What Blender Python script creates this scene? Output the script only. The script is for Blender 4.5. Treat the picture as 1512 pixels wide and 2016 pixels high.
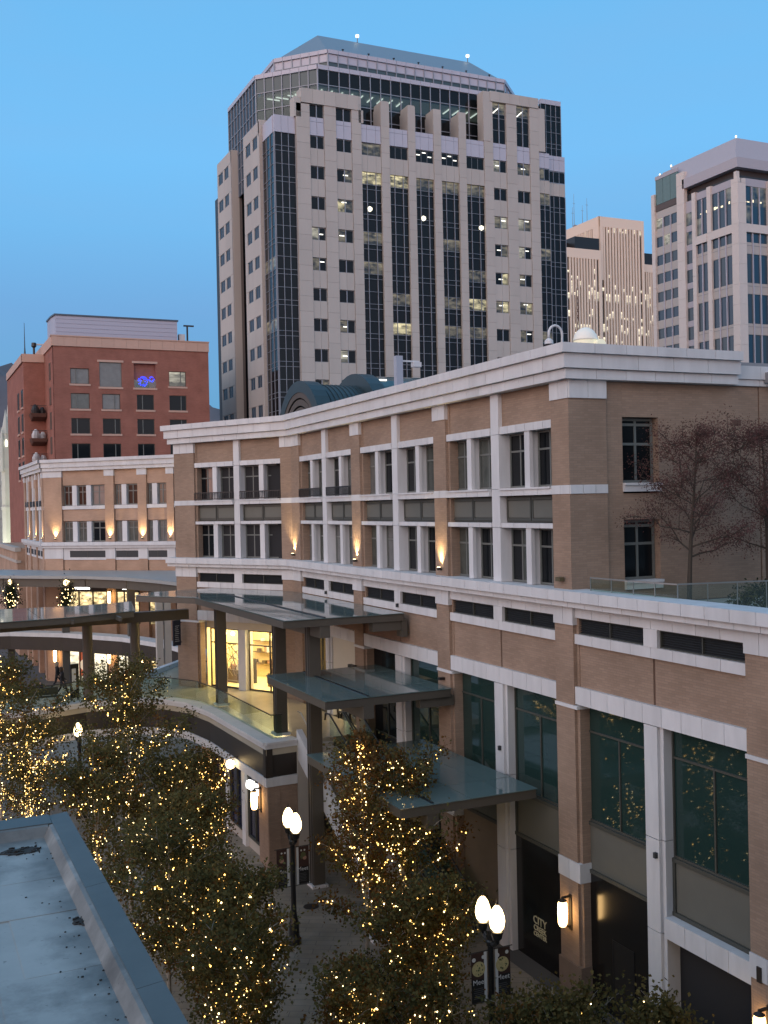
import bpy, bmesh, math, random
import numpy as np
from mathutils import Matrix, Vector
R = math.radians
scene = bpy.context.scene
for o in list(bpy.data.objects): bpy.data.objects.remove(o)
COL = scene.collection

# ------------------------------------------------------------------ camera
cam_d = bpy.data.cameras.new('camera')
cam = bpy.data.objects.new('camera', cam_d); COL.objects.link(cam)
cam_d.sensor_fit = 'VERTICAL'; cam_d.sensor_height = 36.0; cam_d.sensor_width = 27.0
cam_d.lens = 2088.88 / 2016 * 36.0
cam_d.clip_start = 0.3; cam_d.clip_end = 9000
_X = Vector((0.909, -0.417, -0.021)); _Z = -Vector((0.417, 0.909, -0.006))
_Z.normalize(); _X = (_X - _Z * _X.dot(_Z)).normalized(); _Y = _Z.cross(_X)
m = Matrix((( _X[0], _Y[0], _Z[0], 0), (_X[1], _Y[1], _Z[1], 0), (_X[2], _Y[2], _Z[2], 16.4), (0, 0, 0, 1)))
cam.matrix_world = m
scene.camera = cam

# ------------------------------------------------------------------ world: dusk sky
w = bpy.data.worlds.new('World'); scene.world = w; w.use_nodes = True
nt = w.node_tree; nt.nodes.clear()
def wn(t, **k):
    n = nt.nodes.new(t)
    for a, b in k.items(): setattr(n, a, b)
    return n
tc = wn('ShaderNodeTexCoord'); sep = wn('ShaderNodeSeparateXYZ'); nt.links.new(tc.outputs['Generated'], sep.inputs[0])
ramp = wn('ShaderNodeValToRGB'); nt.links.new(sep.outputs['Z'], ramp.inputs[0])
cr = ramp.color_ramp
stops = [(0.0, (.21, .30, .44)), (.05, (.135, .36, .58)), (.11, (.15, .395, .67)), (.18, (.175, .415, .75)), (.25, (.18, .50, .88)), (.31, (.185, .54, .95)),
         (.45, (.165, .50, .89)), (.75, (.15, .40, .70)), (1.0, (.14, .35, .60))]
cr.elements[0].position = 0; cr.elements[0].color = stops[0][1] + (1,)
cr.elements[1].position = 1; cr.elements[1].color = stops[-1][1] + (1,)
for p, c in stops[1:-1]:
    e = cr.elements.new(p); e.color = c + (1,)
# afterglow in the west (behind and left of the camera), fading smoothly with azimuth and height
# very faint uneven veil of thin high cloud
cn = wn('ShaderNodeTexNoise'); cm = wn('ShaderNodeMapping'); cm.inputs['Scale'].default_value = (2.2, 2.2, 9.0); nt.links.new(tc.outputs['Generated'], cm.inputs[0]); nt.links.new(cm.outputs[0], cn.inputs[0])
cn.inputs['Scale'].default_value = 1.4; cn.inputs['Detail'].default_value = 5; cn.inputs['Roughness'].default_value = .55
cmr = wn('ShaderNodeMapRange'); nt.links.new(cn.outputs[0], cmr.inputs[0]); cmr.inputs[1].default_value = .42; cmr.inputs[2].default_value = .72; cmr.inputs[3].default_value = 0; cmr.inputs[4].default_value = .20
cmx = wn('ShaderNodeMixRGB'); nt.links.new(cmr.outputs[0], cmx.inputs[0]); nt.links.new(ramp.outputs[0], cmx.inputs[1]); cmx.inputs[2].default_value = (.26, .46, .76, 1)
dot = wn('ShaderNodeVectorMath', operation='DOT_PRODUCT'); nt.links.new(tc.outputs['Generated'], dot.inputs[0])
dot.inputs[1].default_value = (-0.88, -0.47, 0.0)
gl = wn('ShaderNodeMapRange', interpolation_type='SMOOTHSTEP'); nt.links.new(dot.outputs['Value'], gl.inputs[0])
gl.inputs[1].default_value = -0.25; gl.inputs[2].default_value = 0.85; gl.inputs[3].default_value = 0; gl.inputs[4].default_value = 1
zf = wn('ShaderNodeMapRange', interpolation_type='SMOOTHSTEP'); nt.links.new(sep.outputs['Z'], zf.inputs[0])
zf.inputs[1].default_value = -0.05; zf.inputs[2].default_value = 1.0; zf.inputs[3].default_value = 1; zf.inputs[4].default_value = 0
mu = wn('ShaderNodeMath', operation='MULTIPLY'); nt.links.new(gl.outputs[0], mu.inputs[0]); nt.links.new(zf.outputs[0], mu.inputs[1])
mx = wn('ShaderNodeMixRGB'); nt.links.new(mu.outputs[0], mx.inputs[0]); nt.links.new(cmx.outputs[0], mx.inputs[1])
mx.inputs[2].default_value = (2.25, 1.98, 2.0, 1)
# thin orange band left on the western horizon
d2 = wn('ShaderNodeMapRange', interpolation_type='SMOOTHSTEP'); nt.links.new(dot.outputs['Value'], d2.inputs[0])
d2.inputs[1].default_value = 0.2; d2.inputs[2].default_value = 0.7; d2.inputs[3].default_value = 0; d2.inputs[4].default_value = 1
z2 = wn('ShaderNodeMapRange', interpolation_type='SMOOTHSTEP'); nt.links.new(sep.outputs['Z'], z2.inputs[0])
z2.inputs[1].default_value = 0.01; z2.inputs[2].default_value = 0.10; z2.inputs[3].default_value = 1; z2.inputs[4].default_value = 0
m2 = wn('ShaderNodeMath', operation='MULTIPLY'); nt.links.new(d2.outputs[0], m2.inputs[0]); nt.links.new(z2.outputs[0], m2.inputs[1])
mx2 = wn('ShaderNodeMixRGB'); nt.links.new(m2.outputs[0], mx2.inputs[0]); nt.links.new(mx.outputs[0], mx2.inputs[1]); mx2.inputs[2].default_value = (2.6, .85, .42, 1)
bg = wn('ShaderNodeBackground'); nt.links.new(mx2.outputs[0], bg.inputs[0]); bg.inputs[1].default_value = 1.0
wo = wn('ShaderNodeOutputWorld'); nt.links.new(bg.outputs[0], wo.inputs[0])

# soft sun lamp: the glow left in the sky after sunset
sd = bpy.data.lights.new('sun', 'SUN'); sd.energy = 0.5; sd.angle = R(70); sd.color = (1.0, .76, .58)
sun = bpy.data.objects.new('sun', sd); COL.objects.link(sun)
sun.rotation_euler = Vector((0.72, 0.60, -0.36)).to_track_quat('-Z', 'Y').to_euler()

vs = scene.view_settings
vs.view_transform = 'Standard'; vs.look = 'None'; vs.exposure = 0.0; vs.gamma = 1.0; vs.use_curve_mapping = False
scene.render.engine = 'CYCLES'
cy = scene.cycles
cy.use_denoising = True
try: cy.denoiser = 'OPENIMAGEDENOISE'
except Exception: pass
cy.max_bounces = 6; cy.diffuse_bounces = 3; cy.glossy_bounces = 3; cy.transmission_bounces = 4; cy.transparent_max_bounces = 10
cy.sample_clamp_indirect = 3.0; cy.caustics_reflective = False; cy.caustics_refractive = False
cy.use_light_tree = True

# ------------------------------------------------------------------ materials
def mat(name, col, rough=.6, metal=0., spec=.5, var=.0, vscale=1.5, bump=0., bscale=20., emit=None, estr=0., sample=True, streak=0.):
    M = bpy.data.materials.new(name); M.use_nodes = True
    t = M.node_tree; b = t.nodes['Principled BSDF']
    b.inputs['Base Color'].default_value = (*col, 1); b.inputs['Roughness'].default_value = rough
    b.inputs['Metallic'].default_value = metal; b.inputs['Specular IOR Level'].default_value = spec
    if emit:
        b.inputs['Emission Color'].default_value = (*emit, 1); b.inputs['Emission Strength'].default_value = estr
    if not sample: M.cycles.emission_sampling = 'NONE'
    if var > 0 or bump > 0:
        g = t.nodes.new('ShaderNodeNewGeometry')
    if var > 0:
        mp = t.nodes.new('ShaderNodeMapping'); mp.inputs['Scale'].default_value = (vscale, vscale, vscale * (.25 if streak else 1))
        t.links.new(g.outputs['Position'], mp.inputs[0])
        n = t.nodes.new('ShaderNodeTexNoise'); n.inputs['Scale'].default_value = 1; n.inputs['Detail'].default_value = 5; n.inputs['Roughness'].default_value = .62
        t.links.new(mp.outputs[0], n.inputs[0])
        oi = t.nodes.new('ShaderNodeObjectInfo')
        ad = t.nodes.new('ShaderNodeMath'); ad.operation = 'MULTIPLY_ADD'; ad.inputs[1].default_value = .22; t.links.new(oi.outputs['Random'], ad.inputs[0]); t.links.new(n.outputs[0], ad.inputs[2])
        r = t.nodes.new('ShaderNodeMapRange'); r.inputs[1].default_value = .3; r.inputs[2].default_value = .9
        r.inputs[3].default_value = 1 - var; r.inputs[4].default_value = 1 + var * .6
        t.links.new(ad.outputs[0], r.inputs[0])
        mi = t.nodes.new('ShaderNodeVectorMath'); mi.operation = 'SCALE'; mi.inputs[0].default_value = col
        t.links.new(r.outputs[0], mi.inputs['Scale']); t.links.new(mi.outputs[0], b.inputs['Base Color'])
    if bump > 0:
        n2 = t.nodes.new('ShaderNodeTexNoise'); n2.inputs['Scale'].default_value = bscale; n2.inputs['Detail'].default_value = 3
        t.links.new(g.outputs['Position'], n2.inputs[0])
        bp = t.nodes.new('ShaderNodeBump'); bp.inputs['Strength'].default_value = bump; bp.inputs['Distance'].default_value = .02
        t.links.new(n2.outputs[0], bp.inputs['Height']); t.links.new(bp.outputs[0], b.inputs['Normal'])
    return M

def brick(name, c1, c2, mortar, bw=.30, bh=.0775, ms=.007, var=.14):
    M = bpy.data.materials.new(name); M.use_nodes = True
    t = M.node_tree; b = t.nodes['Principled BSDF']; b.inputs['Roughness'].default_value = .85; b.inputs['Specular IOR Level'].default_value = .25
    uv = t.nodes.new('ShaderNodeUVMap'); uv.uv_map = 'UVMap'
    br = t.nodes.new('ShaderNodeTexBrick'); t.links.new(uv.outputs[0], br.inputs[0])
    br.inputs['Color1'].default_value = (*c1, 1); br.inputs['Color2'].default_value = (*c2, 1); br.inputs['Mortar'].default_value = (*mortar, 1)
    br.inputs['Scale'].default_value = 1; br.inputs['Mortar Size'].default_value = ms; br.inputs['Mortar Smooth'].default_value = .3
    br.inputs['Brick Width'].default_value = bw; br.inputs['Row Height'].default_value = bh; br.inputs['Bias'].default_value = 0
    g = t.nodes.new('ShaderNodeNewGeometry'); n = t.nodes.new('ShaderNodeTexNoise'); n.inputs['Scale'].default_value = .55; n.inputs['Detail'].default_value = 6
    t.links.new(g.outputs['Position'], n.inputs[0])
    r = t.nodes.new('ShaderNodeMapRange'); r.inputs[1].default_value = .3; r.inputs[2].default_value = .7; r.inputs[3].default_value = 1 - var; r.inputs[4].default_value = 1 + var
    t.links.new(n.outputs[0], r.inputs[0])
    s = t.nodes.new('ShaderNodeVectorMath'); s.operation = 'SCALE'; t.links.new(br.outputs[0], s.inputs[0]); t.links.new(r.outputs[0], s.inputs['Scale'])
    t.links.new(s.outputs[0], b.inputs['Base Color'])
    bp = t.nodes.new('ShaderNodeBump'); bp.inputs['Strength'].default_value = .5; bp.inputs['Distance'].default_value = .01; bp.invert = True
    t.links.new(br.outputs['Fac'], bp.inputs['Height']); t.links.new(bp.outputs[0], b.inputs['Normal'])
    return M

def glow(name, col, s, sample=True):
    M = bpy.data.materials.new(name); M.use_nodes = True; t = M.node_tree; t.nodes.clear()
    e = t.nodes.new('ShaderNodeEmission'); e.inputs[0].default_value = (*col, 1); e.inputs[1].default_value = s
    o = t.nodes.new('ShaderNodeOutputMaterial'); t.links.new(e.outputs[0], o.inputs[0])
    if not sample: M.cycles.emission_sampling = 'NONE'
    return M

def litpane(name, col, s, scale, lo=.05, hi=1.0, base=(.02, .025, .03), sample=False, stretch=(1, 1, 2.5)):
    """a lit window: patches of the room behind glow through reflecting glass"""
    M = bpy.data.materials.new(name); M.use_nodes = True; t = M.node_tree; b = t.nodes['Principled BSDF']
    b.inputs['Base Color'].default_value = (*base, 1); b.inputs['Roughness'].default_value = .06
    g = t.nodes.new('ShaderNodeNewGeometry'); mp = t.nodes.new('ShaderNodeMapping'); mp.inputs['Scale'].default_value = tuple(scale * x for x in stretch)
    t.links.new(g.outputs['Position'], mp.inputs[0])
    n = t.nodes.new('ShaderNodeTexNoise'); n.inputs['Scale'].default_value = 1; n.inputs['Detail'].default_value = 3; n.inputs['Roughness'].default_value = .6; t.links.new(mp.outputs[0], n.inputs[0])
    r = t.nodes.new('ShaderNodeMapRange'); r.inputs[1].default_value = .36; r.inputs[2].default_value = .64; r.inputs[3].default_value = lo; r.inputs[4].default_value = hi
    t.links.new(n.outputs[0], r.inputs[0])
    # rooms: bright ceiling band, paler back wall, dark furniture below
    tcg = t.nodes.new('ShaderNodeTexCoord'); sz = t.nodes.new('ShaderNodeSeparateXYZ'); t.links.new(tcg.outputs['Generated'], sz.inputs[0])
    wob = t.nodes.new('ShaderNodeTexVoronoi'); wob.inputs['Scale'].default_value = 1; wob.distance = 'CHEBYCHEV'; wm_ = t.nodes.new('ShaderNodeMapping'); wm_.inputs['Scale'].default_value = (scale * 1.6, scale * 1.6, scale * .3); t.links.new(g.outputs['Position'], wm_.inputs[0]); t.links.new(wm_.outputs[0], wob.inputs[0])
    sc_ = t.nodes.new('ShaderNodeSeparateColor'); t.links.new(wob.outputs['Color'], sc_.inputs[0])
    zz = t.nodes.new('ShaderNodeMath'); zz.operation = 'MULTIPLY_ADD'; zz.inputs[1].default_value = .35; t.links.new(sc_.outputs[0], zz.inputs[0]); t.links.new(sz.outputs['Z'], zz.inputs[2])
    rp = t.nodes.new('ShaderNodeValToRGB'); t.links.new(zz.outputs[0], rp.inputs[0]); rp.color_ramp.interpolation = 'EASE'
    rp.color_ramp.elements[0].position = .28; rp.color_ramp.elements[0].color = (.25, .25, .25, 1); rp.color_ramp.elements[1].position = 1.0; rp.color_ramp.elements[1].color = (1.15, 1.15, 1.15, 1)
    e_ = rp.color_ramp.elements.new(.42); e_.color = (.75, .75, .75, 1); e_ = rp.color_ramp.elements.new(.85); e_.color = (.7, .7, .7, 1)
    mm = t.nodes.new('ShaderNodeMath'); mm.operation = 'MULTIPLY'; mm.inputs[1].default_value = s; mk = t.nodes.new('ShaderNodeMath'); mk.operation = 'MULTIPLY'; t.links.new(r.outputs[0], mk.inputs[0]); t.links.new(rp.outputs[0], mk.inputs[1]); t.links.new(mk.outputs[0], mm.inputs[0])
    b.inputs['Emission Color'].default_value = (*col, 1); t.links.new(mm.outputs[0], b.inputs['Emission Strength'])
    if not sample: M.cycles.emission_sampling = 'NONE'
    return M

def clear_glass(name, tint=(.75, .85, .8), a=.7, rough=.02):
    M = bpy.data.materials.new(name); M.use_nodes = True; t = M.node_tree; t.nodes.clear()
    tr = t.nodes.new('ShaderNodeBsdfTransparent'); tr.inputs[0].default_value = (*tint, 1)
    gl = t.nodes.new('ShaderNodeBsdfGlossy'); gl.inputs[0].default_value = (.9, .95, .95, 1); gl.inputs[1].default_value = rough
    lw = t.nodes.new('ShaderNodeLayerWeight'); lw.inputs[0].default_value = .5
    pw = t.nodes.new('ShaderNodeMath'); pw.operation = 'POWER'; pw.inputs[1].default_value = 4.0; t.links.new(lw.outputs['Facing'], pw.inputs[0])
    ma = t.nodes.new('ShaderNodeMath'); ma.operation = 'MULTIPLY_ADD'; ma.inputs[1].default_value = (1 - a) * 1.6; ma.inputs[2].default_value = (1 - a) * .22; t.links.new(pw.outputs[0], ma.inputs[0])
    mxx = t.nodes.new('ShaderNodeMixShader'); t.links.new(ma.outputs[0], mxx.inputs[0]); t.links.new(tr.outputs[0], mxx.inputs[1]); t.links.new(gl.outputs[0], mxx.inputs[2])
    o = t.nodes.new('ShaderNodeOutputMaterial'); t.links.new(mxx.outputs[0], o.inputs[0])
    return M

STONE = mat('white stone', (.63, .63, .635), .7, var=.15, vscale=1.8, bump=.05, streak=1)
JOINT = mat('stone joint', (.22, .22, .23), .9)
BRICK = brick('tan brick', (.335, .235, .172), (.285, .20, .145), (.255, .195, .15))
BRICKP = brick('tan brick with painted pink light', (.47, .315, .225), (.43, .285, .20), (.38, .26, .195))  # the mall's tan brick with pink sky light mixed into its colour
BRICKR = brick('red brick', (.34, .142, .105), (.295, .12, .088), (.27, .13, .10), .30, .075)
BRICKD = mat('dark brick joint', (.13, .075, .055), .9)
OLIVE = mat('olive painted panel', (.125, .125, .105), .55, var=.08)
OLIVED = mat('dark olive frame', (.06, .062, .052), .5)
FRAME = mat('grey green window frame', (.14, .15, .14), .45)
LOUVER = mat('dark louver', (.030, .034, .038), .6)
BLACKM = mat('black metal', (.012, .012, .013), .4)
HOARD = mat('black gloss hoarding', (.008, .008, .008), .18, var=.2)
GLASS = mat('dark window glass', (.008, .010, .012), .05, spec=.22)
GLASSB = mat('blue grey window glass', (.055, .08, .11), .12, spec=.03)
GLASSG = mat('green storefront glass', (.018, .042, .038), .03, spec=.6)
CURT = mat('curtained window', (.085, .095, .085), .10, var=.4, vscale=2.0, spec=.6)
CURT2 = mat('blind behind glass', (.16, .165, .16), .12, var=.3, vscale=1.5, spec=.6)
GRANITE = mat('beige granite', (.47, .435, .395), .6, var=.10, vscale=.35, streak=1)
GRANJ = mat('granite joint', (.15, .13, .12), .9)
SPAND = mat('pale lavender spandrel', (.47, .47, .54), .35, var=.05)
ALU = mat('aluminium mullion', (.27, .29, .33), .4, metal=.2)
ALUD = mat('grey mullion', (.20, .22, .24), .4)
ROOFM = mat('grey metal roof', (.22, .27, .31), .45, metal=.2, var=.06)
COPPER = mat('blue green standing seam', (.035, .058, .066), .4, metal=.2, var=.2, vscale=.6)
CONC = mat('pale concrete', (.45, .44, .42), .8, var=.12, vscale=.8, bump=.08)
CONCB = mat('beige concrete', (.47, .43, .38), .75, var=.08)
CREAM = mat('cream plaster', (.60, .55, .45), .7, var=.05)
BRONZE = mat('bronze painted steel', (.085, .075, .060), .45, var=.12)
BRONZED = mat('dark bronze fascia', (.028, .022, .018), .5, var=.2)
CANOPY = mat('teal canopy glass', (.12, .175, .17), .05, spec=.6, var=.12, vscale=.4)
METAL = mat('brushed metal', (.4, .4, .38), .35, metal=.8)
BARK = mat('dark bark', (.05, .038, .028), .9, bump=.2)
ASPEN = mat('pale aspen bark', (.30, .27, .22), .85, var=.4, vscale=6)
IRON = mat('black cast iron', (.010, .011, .012), .35)
PAVE = None
BULB = glow('amber bulb', (1.0, .56, .13), 7.5)
BULB2 = glow('pale warm bulb', (1.0, .74, .34), 9.0)
GLOBE = glow('lamp globe', (1.0, .72, .36), 8.0)
LANT = glow('wall lantern glass', (1.0, .62, .25), 11.0)
WHITEL = glow('white light strip', (1.0, .96, .86), 2.2, sample=False)
SIGNW = glow('white sign light', (1.0, .97, .9), 4.0)
FLOOD = glow('uplight lens', (1.0, .78, .40), 12.0)
SHOPC = glow('shop ceiling light', (1.0, .80, .42), 16.0)
LIT1 = litpane('lit office window', (1.0, .87, .50), .85, .9)
LIT2 = litpane('dim office window', (1.0, .84, .55), .22, .8, lo=.0)
LIT3 = litpane('pale lit window', (1.0, .93, .72), .55, .7, lo=.3)
LITW = litpane('bright slot window', (1.0, .88, .66), 1.3, .3, lo=.75)
LITS = litpane('shop window glow', (1.0, .74, .36), 2.2, 1.6, lo=.12, sample=True)
LITSW = litpane('white shop window glow', (1.0, .88, .62), 2.4, 1.2, lo=.35, sample=True)
CLEAR = clear_glass('clear railing glass', (.84, .91, .86), .75)
SHOPG = clear_glass('shop glass', (.92, .92, .88), .8)
CROWNG = clear_glass('tinted crown glass', (.50, .56, .56), .80)
GOLD = mat('pale gold lettering', (.42, .38, .24), .4, emit=(1, .9, .6), estr=.04)

# ------------------------------------------------------------------ mesh helpers
class Fr:
    """a wall frame: O origin, U along the wall, N outward"""
    def __init__(s, O, U, N):
        s.O = Vector((O[0], O[1], 0)); s.U = Vector((U[0], U[1], 0)).normalized(); s.N = Vector((N[0], N[1], 0)).normalized()
        s.rz = math.atan2(s.N[0], -s.N[1])
    def p(s, u, n, z): return s.O + s.U * u + s.N * n + Vector((0, 0, z))

WM = {}
def link(o, parent=None, M=None):
    COL.objects.link(o)
    M = M or Matrix.Identity(4)
    o.matrix_basis = M
    if parent is not None:
        o.parent = parent; o.matrix_parent_inverse = WM[parent].inverted()
    WM[o] = M
    return o
def tag(o, label=None, cat=None, group=None, kind=None):
    if label: o['label'] = label
    if cat: o['category'] = cat
    if group: o['group'] = group
    if kind: o['kind'] = kind
    return o
def root(name, loc, label, cat, group=None, rz=0):
    o = bpy.data.objects.new(name, None); o.empty_display_size = .3
    link(o, None, Matrix.Translation(Vector(loc)) @ Matrix.Rotation(rz, 4, 'Z'))
    return tag(o, label, cat, group)

class MB:
    def __init__(s): s.v = []; s.f = []; s.m = []
    def vert(s, p): s.v.append(tuple(p)); return len(s.v) - 1
    def face(s, ps, mi=0):
        i = [s.vert(p) for p in ps]; s.f.append(i); s.m.append(mi)
    def hexa(s, P, mi=0):
        b = len(s.v); s.v += [tuple(p) for p in P]
        for q in ((0, 3, 2, 1), (4, 5, 6, 7), (0, 1, 5, 4), (1, 2, 6, 5), (2, 3, 7, 6), (3, 0, 4, 7)):
            s.f.append([b + k for k in q]); s.m.append(mi)
    def box(s, fr, u0, u1, n0, n1, z0, z1, mi=0):
        s.hexa([fr.p(u0, n0, z0), fr.p(u1, n0, z0), fr.p(u1, n1, z0), fr.p(u0, n1, z0), fr.p(u0, n0, z1), fr.p(u1, n0, z1), fr.p(u1, n1, z1), fr.p(u0, n1, z1)], mi); return s
    def cube(s, x0, x1, y0, y1, z0, z1, mi=0):
        return s.box(Fr((0, 0), (1, 0), (0, 1)), x0, x1, y0, y1, z0, z1, mi)
    def tube(s, pts, rad, seg=8, mi=0, caps=True):
        pts = [Vector(p) for p in pts]; rings = []
        for k, p in enumerate(pts):
            d = (pts[min(k + 1, len(pts) - 1)] - pts[max(k - 1, 0)]).normalized()
            a = d.cross(Vector((0, 0, 1)))
            if a.length < 1e-3: a = Vector((1, 0, 0))
            a.normalize(); b = d.cross(a)
            r = rad[k] if hasattr(rad, '__len__') else rad
            rings.append([s.vert(p + a * (r * math.cos(2 * math.pi * j / seg)) + b * (r * math.sin(2 * math.pi * j / seg))) for j in range(seg)])
        for A, B in zip(rings, rings[1:]):
            for j in range(seg): s.f.append([A[j], A[(j + 1) % seg], B[(j + 1) % seg], B[j]]); s.m.append(mi)
        if caps: s.f.append(rings[0][::-1]); s.m.append(mi); s.f.append(rings[-1]); s.m.append(mi)
        return s
    def lathe(s, c, prof, seg=16, mi=0):
        """prof: (r, z) from bottom to top round the vertical axis at c"""
        c = Vector(c); rings = []
        for r, z in prof:
            rings.append([s.vert(c + Vector((max(r, .001) * math.cos(2 * math.pi * j / seg), max(r, .001) * math.sin(2 * math.pi * j / seg), z))) for j in range(seg)])
        for A, B in zip(rings, rings[1:]):
            for j in range(seg): s.f.append([A[j], A[(j + 1) % seg], B[(j + 1) % seg], B[j]]); s.m.append(mi)
        s.f.append(rings[0][::-1]); s.m.append(mi); s.f.append(rings[-1]); s.m.append(mi)
        return s
    def prism(s, poly, z0, z1, mi=0):
        n = len(poly); a = [s.vert((p[0], p[1], z0)) for p in poly]; b = [s.vert((p[0], p[1], z1)) for p in poly]
        s.f.append(a[::-1]); s.m.append(mi); s.f.append(b); s.m.append(mi)
        for j in range(n): s.f.append([a[j], a[(j + 1) % n], b[(j + 1) % n], b[j]]); s.m.append(mi)
        return s
    def mesh(s, name, mats, off=None, smooth=False, fix=True):
        me = bpy.data.meshes.new(name)
        v = s.v if off is None else [(a[0] - off[0], a[1] - off[1], a[2] - off[2]) for a in s.v]
        me.from_pydata(v, [], s.f)
        if not isinstance(mats, (list, tuple)): mats = [mats]
        for q in mats: me.materials.append(q)
        if len(mats) > 1: me.polygons.foreach_set('material_index', s.m)
        if fix:
            bm = bmesh.new(); bm.from_mesh(me); bmesh.ops.recalc_face_normals(bm, faces=bm.faces); bm.to_mesh(me); bm.free()
        if smooth: me.polygons.foreach_set('use_smooth', [True] * len(me.polygons))
        if fix and any(q in UVM for q in mats): boxuv(me, Vector(off) if off is not None else Vector((0, 0, 0)))
        me.update(); return me
    def obj(s, name, mats, parent=None, smooth=False, loc=None, fix=True):
        me = s.mesh(name, mats, loc, smooth, fix)
        return link(bpy.data.objects.new(name, me), parent, Matrix.Translation(Vector(loc)) if loc is not None else None)
UVM = {BRICK, BRICKP, BRICKR}
def boxuv(me, off):
    uv = me.uv_layers.new(name='UVMap')
    for pl in me.polygons:
        n = pl.normal
        if abs(n.z) > .7: U, V = Vector((1, 0, 0)), Vector((0, 1, 0))
        else:
            U = Vector((-n.y, n.x, 0)).normalized(); V = Vector((0, 0, 1))
        for li in pl.loop_indices:
            co = me.vertices[me.loops[li].vertex_index].co + off
            uv.data[li].uv = (co.dot(U), co.dot(V))
_cache = {}
def boxmesh(dx, dy, dz, mt):
    k = (round(dx, 3), round(dy, 3), round(dz, 3), mt.name)
    if k not in _cache:
        b = MB(); b.cube(-dx / 2, dx / 2, -dy / 2, dy / 2, -dz / 2, dz / 2); _cache[k] = b.mesh('panel', mt)
    return _cache[k]
def put(name, me, parent, fr, u, n, z):
    """place a shared mesh (local -y = outward) on a wall frame"""
    return link(bpy.data.objects.new(name, me), parent, Matrix.Translation(fr.p(u, n, z)) @ Matrix.Rotation(fr.rz, 4, 'Z'))
def panel(name, parent, fr, u0, u1, n0, n1, z0, z1, mt):
    return put(name, boxmesh(abs(u1 - u0), abs(n1 - n0), z1 - z0, mt), parent, fr, (u0 + u1) / 2, (n0 + n1) / 2, (z0 + z1) / 2)
def bandpanels(parent, fr, u0, u1, n0, n1, z0, z1, L=.95, gap=.016, name='stone_panel', mt=None):
    """a course of stone panels with open joints"""
    k = max(1, round(abs(u1 - u0) / L)); du = (u1 - u0) / k
    for i in range(k): panel(name, parent, fr, u0 + du * i + math.copysign(gap / 2, du), u0 + du * (i + 1) - math.copysign(gap / 2, du), n0, n1, z0, z1, mt or STONE)
def course(nm, parent, fr, u0, u1, n0, n1, z0, z1, L=.95):
    """a stone course: a joint-coloured core that parents its panels"""
    b = MB(); b.box(fr, u0 + .01, u1 - .01, n0, n1 - .03, z0 + .012, z1 - .012)
    o = b.obj(nm, JOINT, parent)
    bandpanels(o, fr, u0, u1, n0 + .02, n1, z0, z1, L)
    return o
def bars(wd, ht, dp, t, nx, zs, name='frame'):
    """window frame mesh, centred; nx panes across, zs inner transom heights (from bottom)"""
    b = MB(); f = Fr((0, 0), (1, 0), (0, 1))
    b.box(f, -wd / 2, -wd / 2 + t, -dp / 2, dp / 2, -ht / 2, ht / 2); b.box(f, wd / 2 - t, wd / 2, -dp / 2, dp / 2, -ht / 2, ht / 2)
    b.box(f, -wd / 2 + t, wd / 2 - t, -dp / 2, dp / 2, -ht / 2, -ht / 2 + t); b.box(f, -wd / 2 + t, wd / 2 - t, -dp / 2, dp / 2, ht / 2 - t, ht / 2)
    for z in zs: b.box(f, -wd / 2 + t, wd / 2 - t, -dp / 2 + .004, dp / 2 - .004, -ht / 2 + z - t / 2, -ht / 2 + z + t / 2)
    for i in range(1, nx):
        x = -wd / 2 + wd * i / nx
        b.box(f, x - t / 2, x + t / 2, -dp / 2 + .008, dp / 2 - .008, -ht / 2 + t, ht / 2 - t)
    return b
def window(parent, fr, u0, u1, n, z0, z1, nx, zs, fm, pane_mats, t=.07, dp=.08, name='window', rnd=random, pn='pane'):
    wd = abs(u1 - u0); ht = z1 - z0; k = ('w', round(wd, 3), round(ht, 3), nx, tuple(round(q, 3) for q in zs), fm.name, t, dp)
    if k not in _cache: _cache[k] = bars(wd, ht, dp, t, nx, zs).mesh('window_frame', fm)
    uc = (u0 + u1) / 2; o = put(name, _cache[k], parent, fr, uc, n, (z0 + z1) / 2)
    ed = [0] + list(zs) + [ht]; s = math.copysign(1, u1 - u0)
    for i in range(nx):
        for j in range(len(ed) - 1):
            a, b2 = wd * i / nx, wd * (i + 1) / nx
            mt = pane_mats(i, j) if callable(pane_mats) else rnd.choice(pane_mats)
            put(pn, boxmesh(b2 - a - t * .6, .02, ed[j + 1] - ed[j] - t * .6, mt), o, fr, u0 + s * (a + b2) / 2, n - .01, z0 + (ed[j] + ed[j + 1]) / 2)
    return o
def text_mesh(body, size, mt, depth=.012):
    c = bpy.data.curves.new('lettering', 'FONT'); c.body = body; c.size = size; c.extrude = depth; c.align_x = 'CENTER'; c.resolution_u = 2
    o = bpy.data.objects.new('lettering', c); COL.objects.link(o)
    dg = bpy.context.evaluated_depsgraph_get(); me = bpy.data.meshes.new_from_object(o.evaluated_get(dg))
    bpy.data.objects.remove(o); bpy.data.curves.remove(c); me.materials.clear(); me.materials.append(mt)
    return me
def put_text(body, size, mt, parent, fr, u, n, z, name='lettering', depth=.012):
    me = text_mesh(body, size, mt, depth)
    return link(bpy.data.objects.new(name, me), parent, Matrix.Translation(fr.p(u, n, z)) @ Matrix.Rotation(fr.rz, 4, 'Z') @ Matrix.Rotation(R(90), 4, 'X'))
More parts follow.
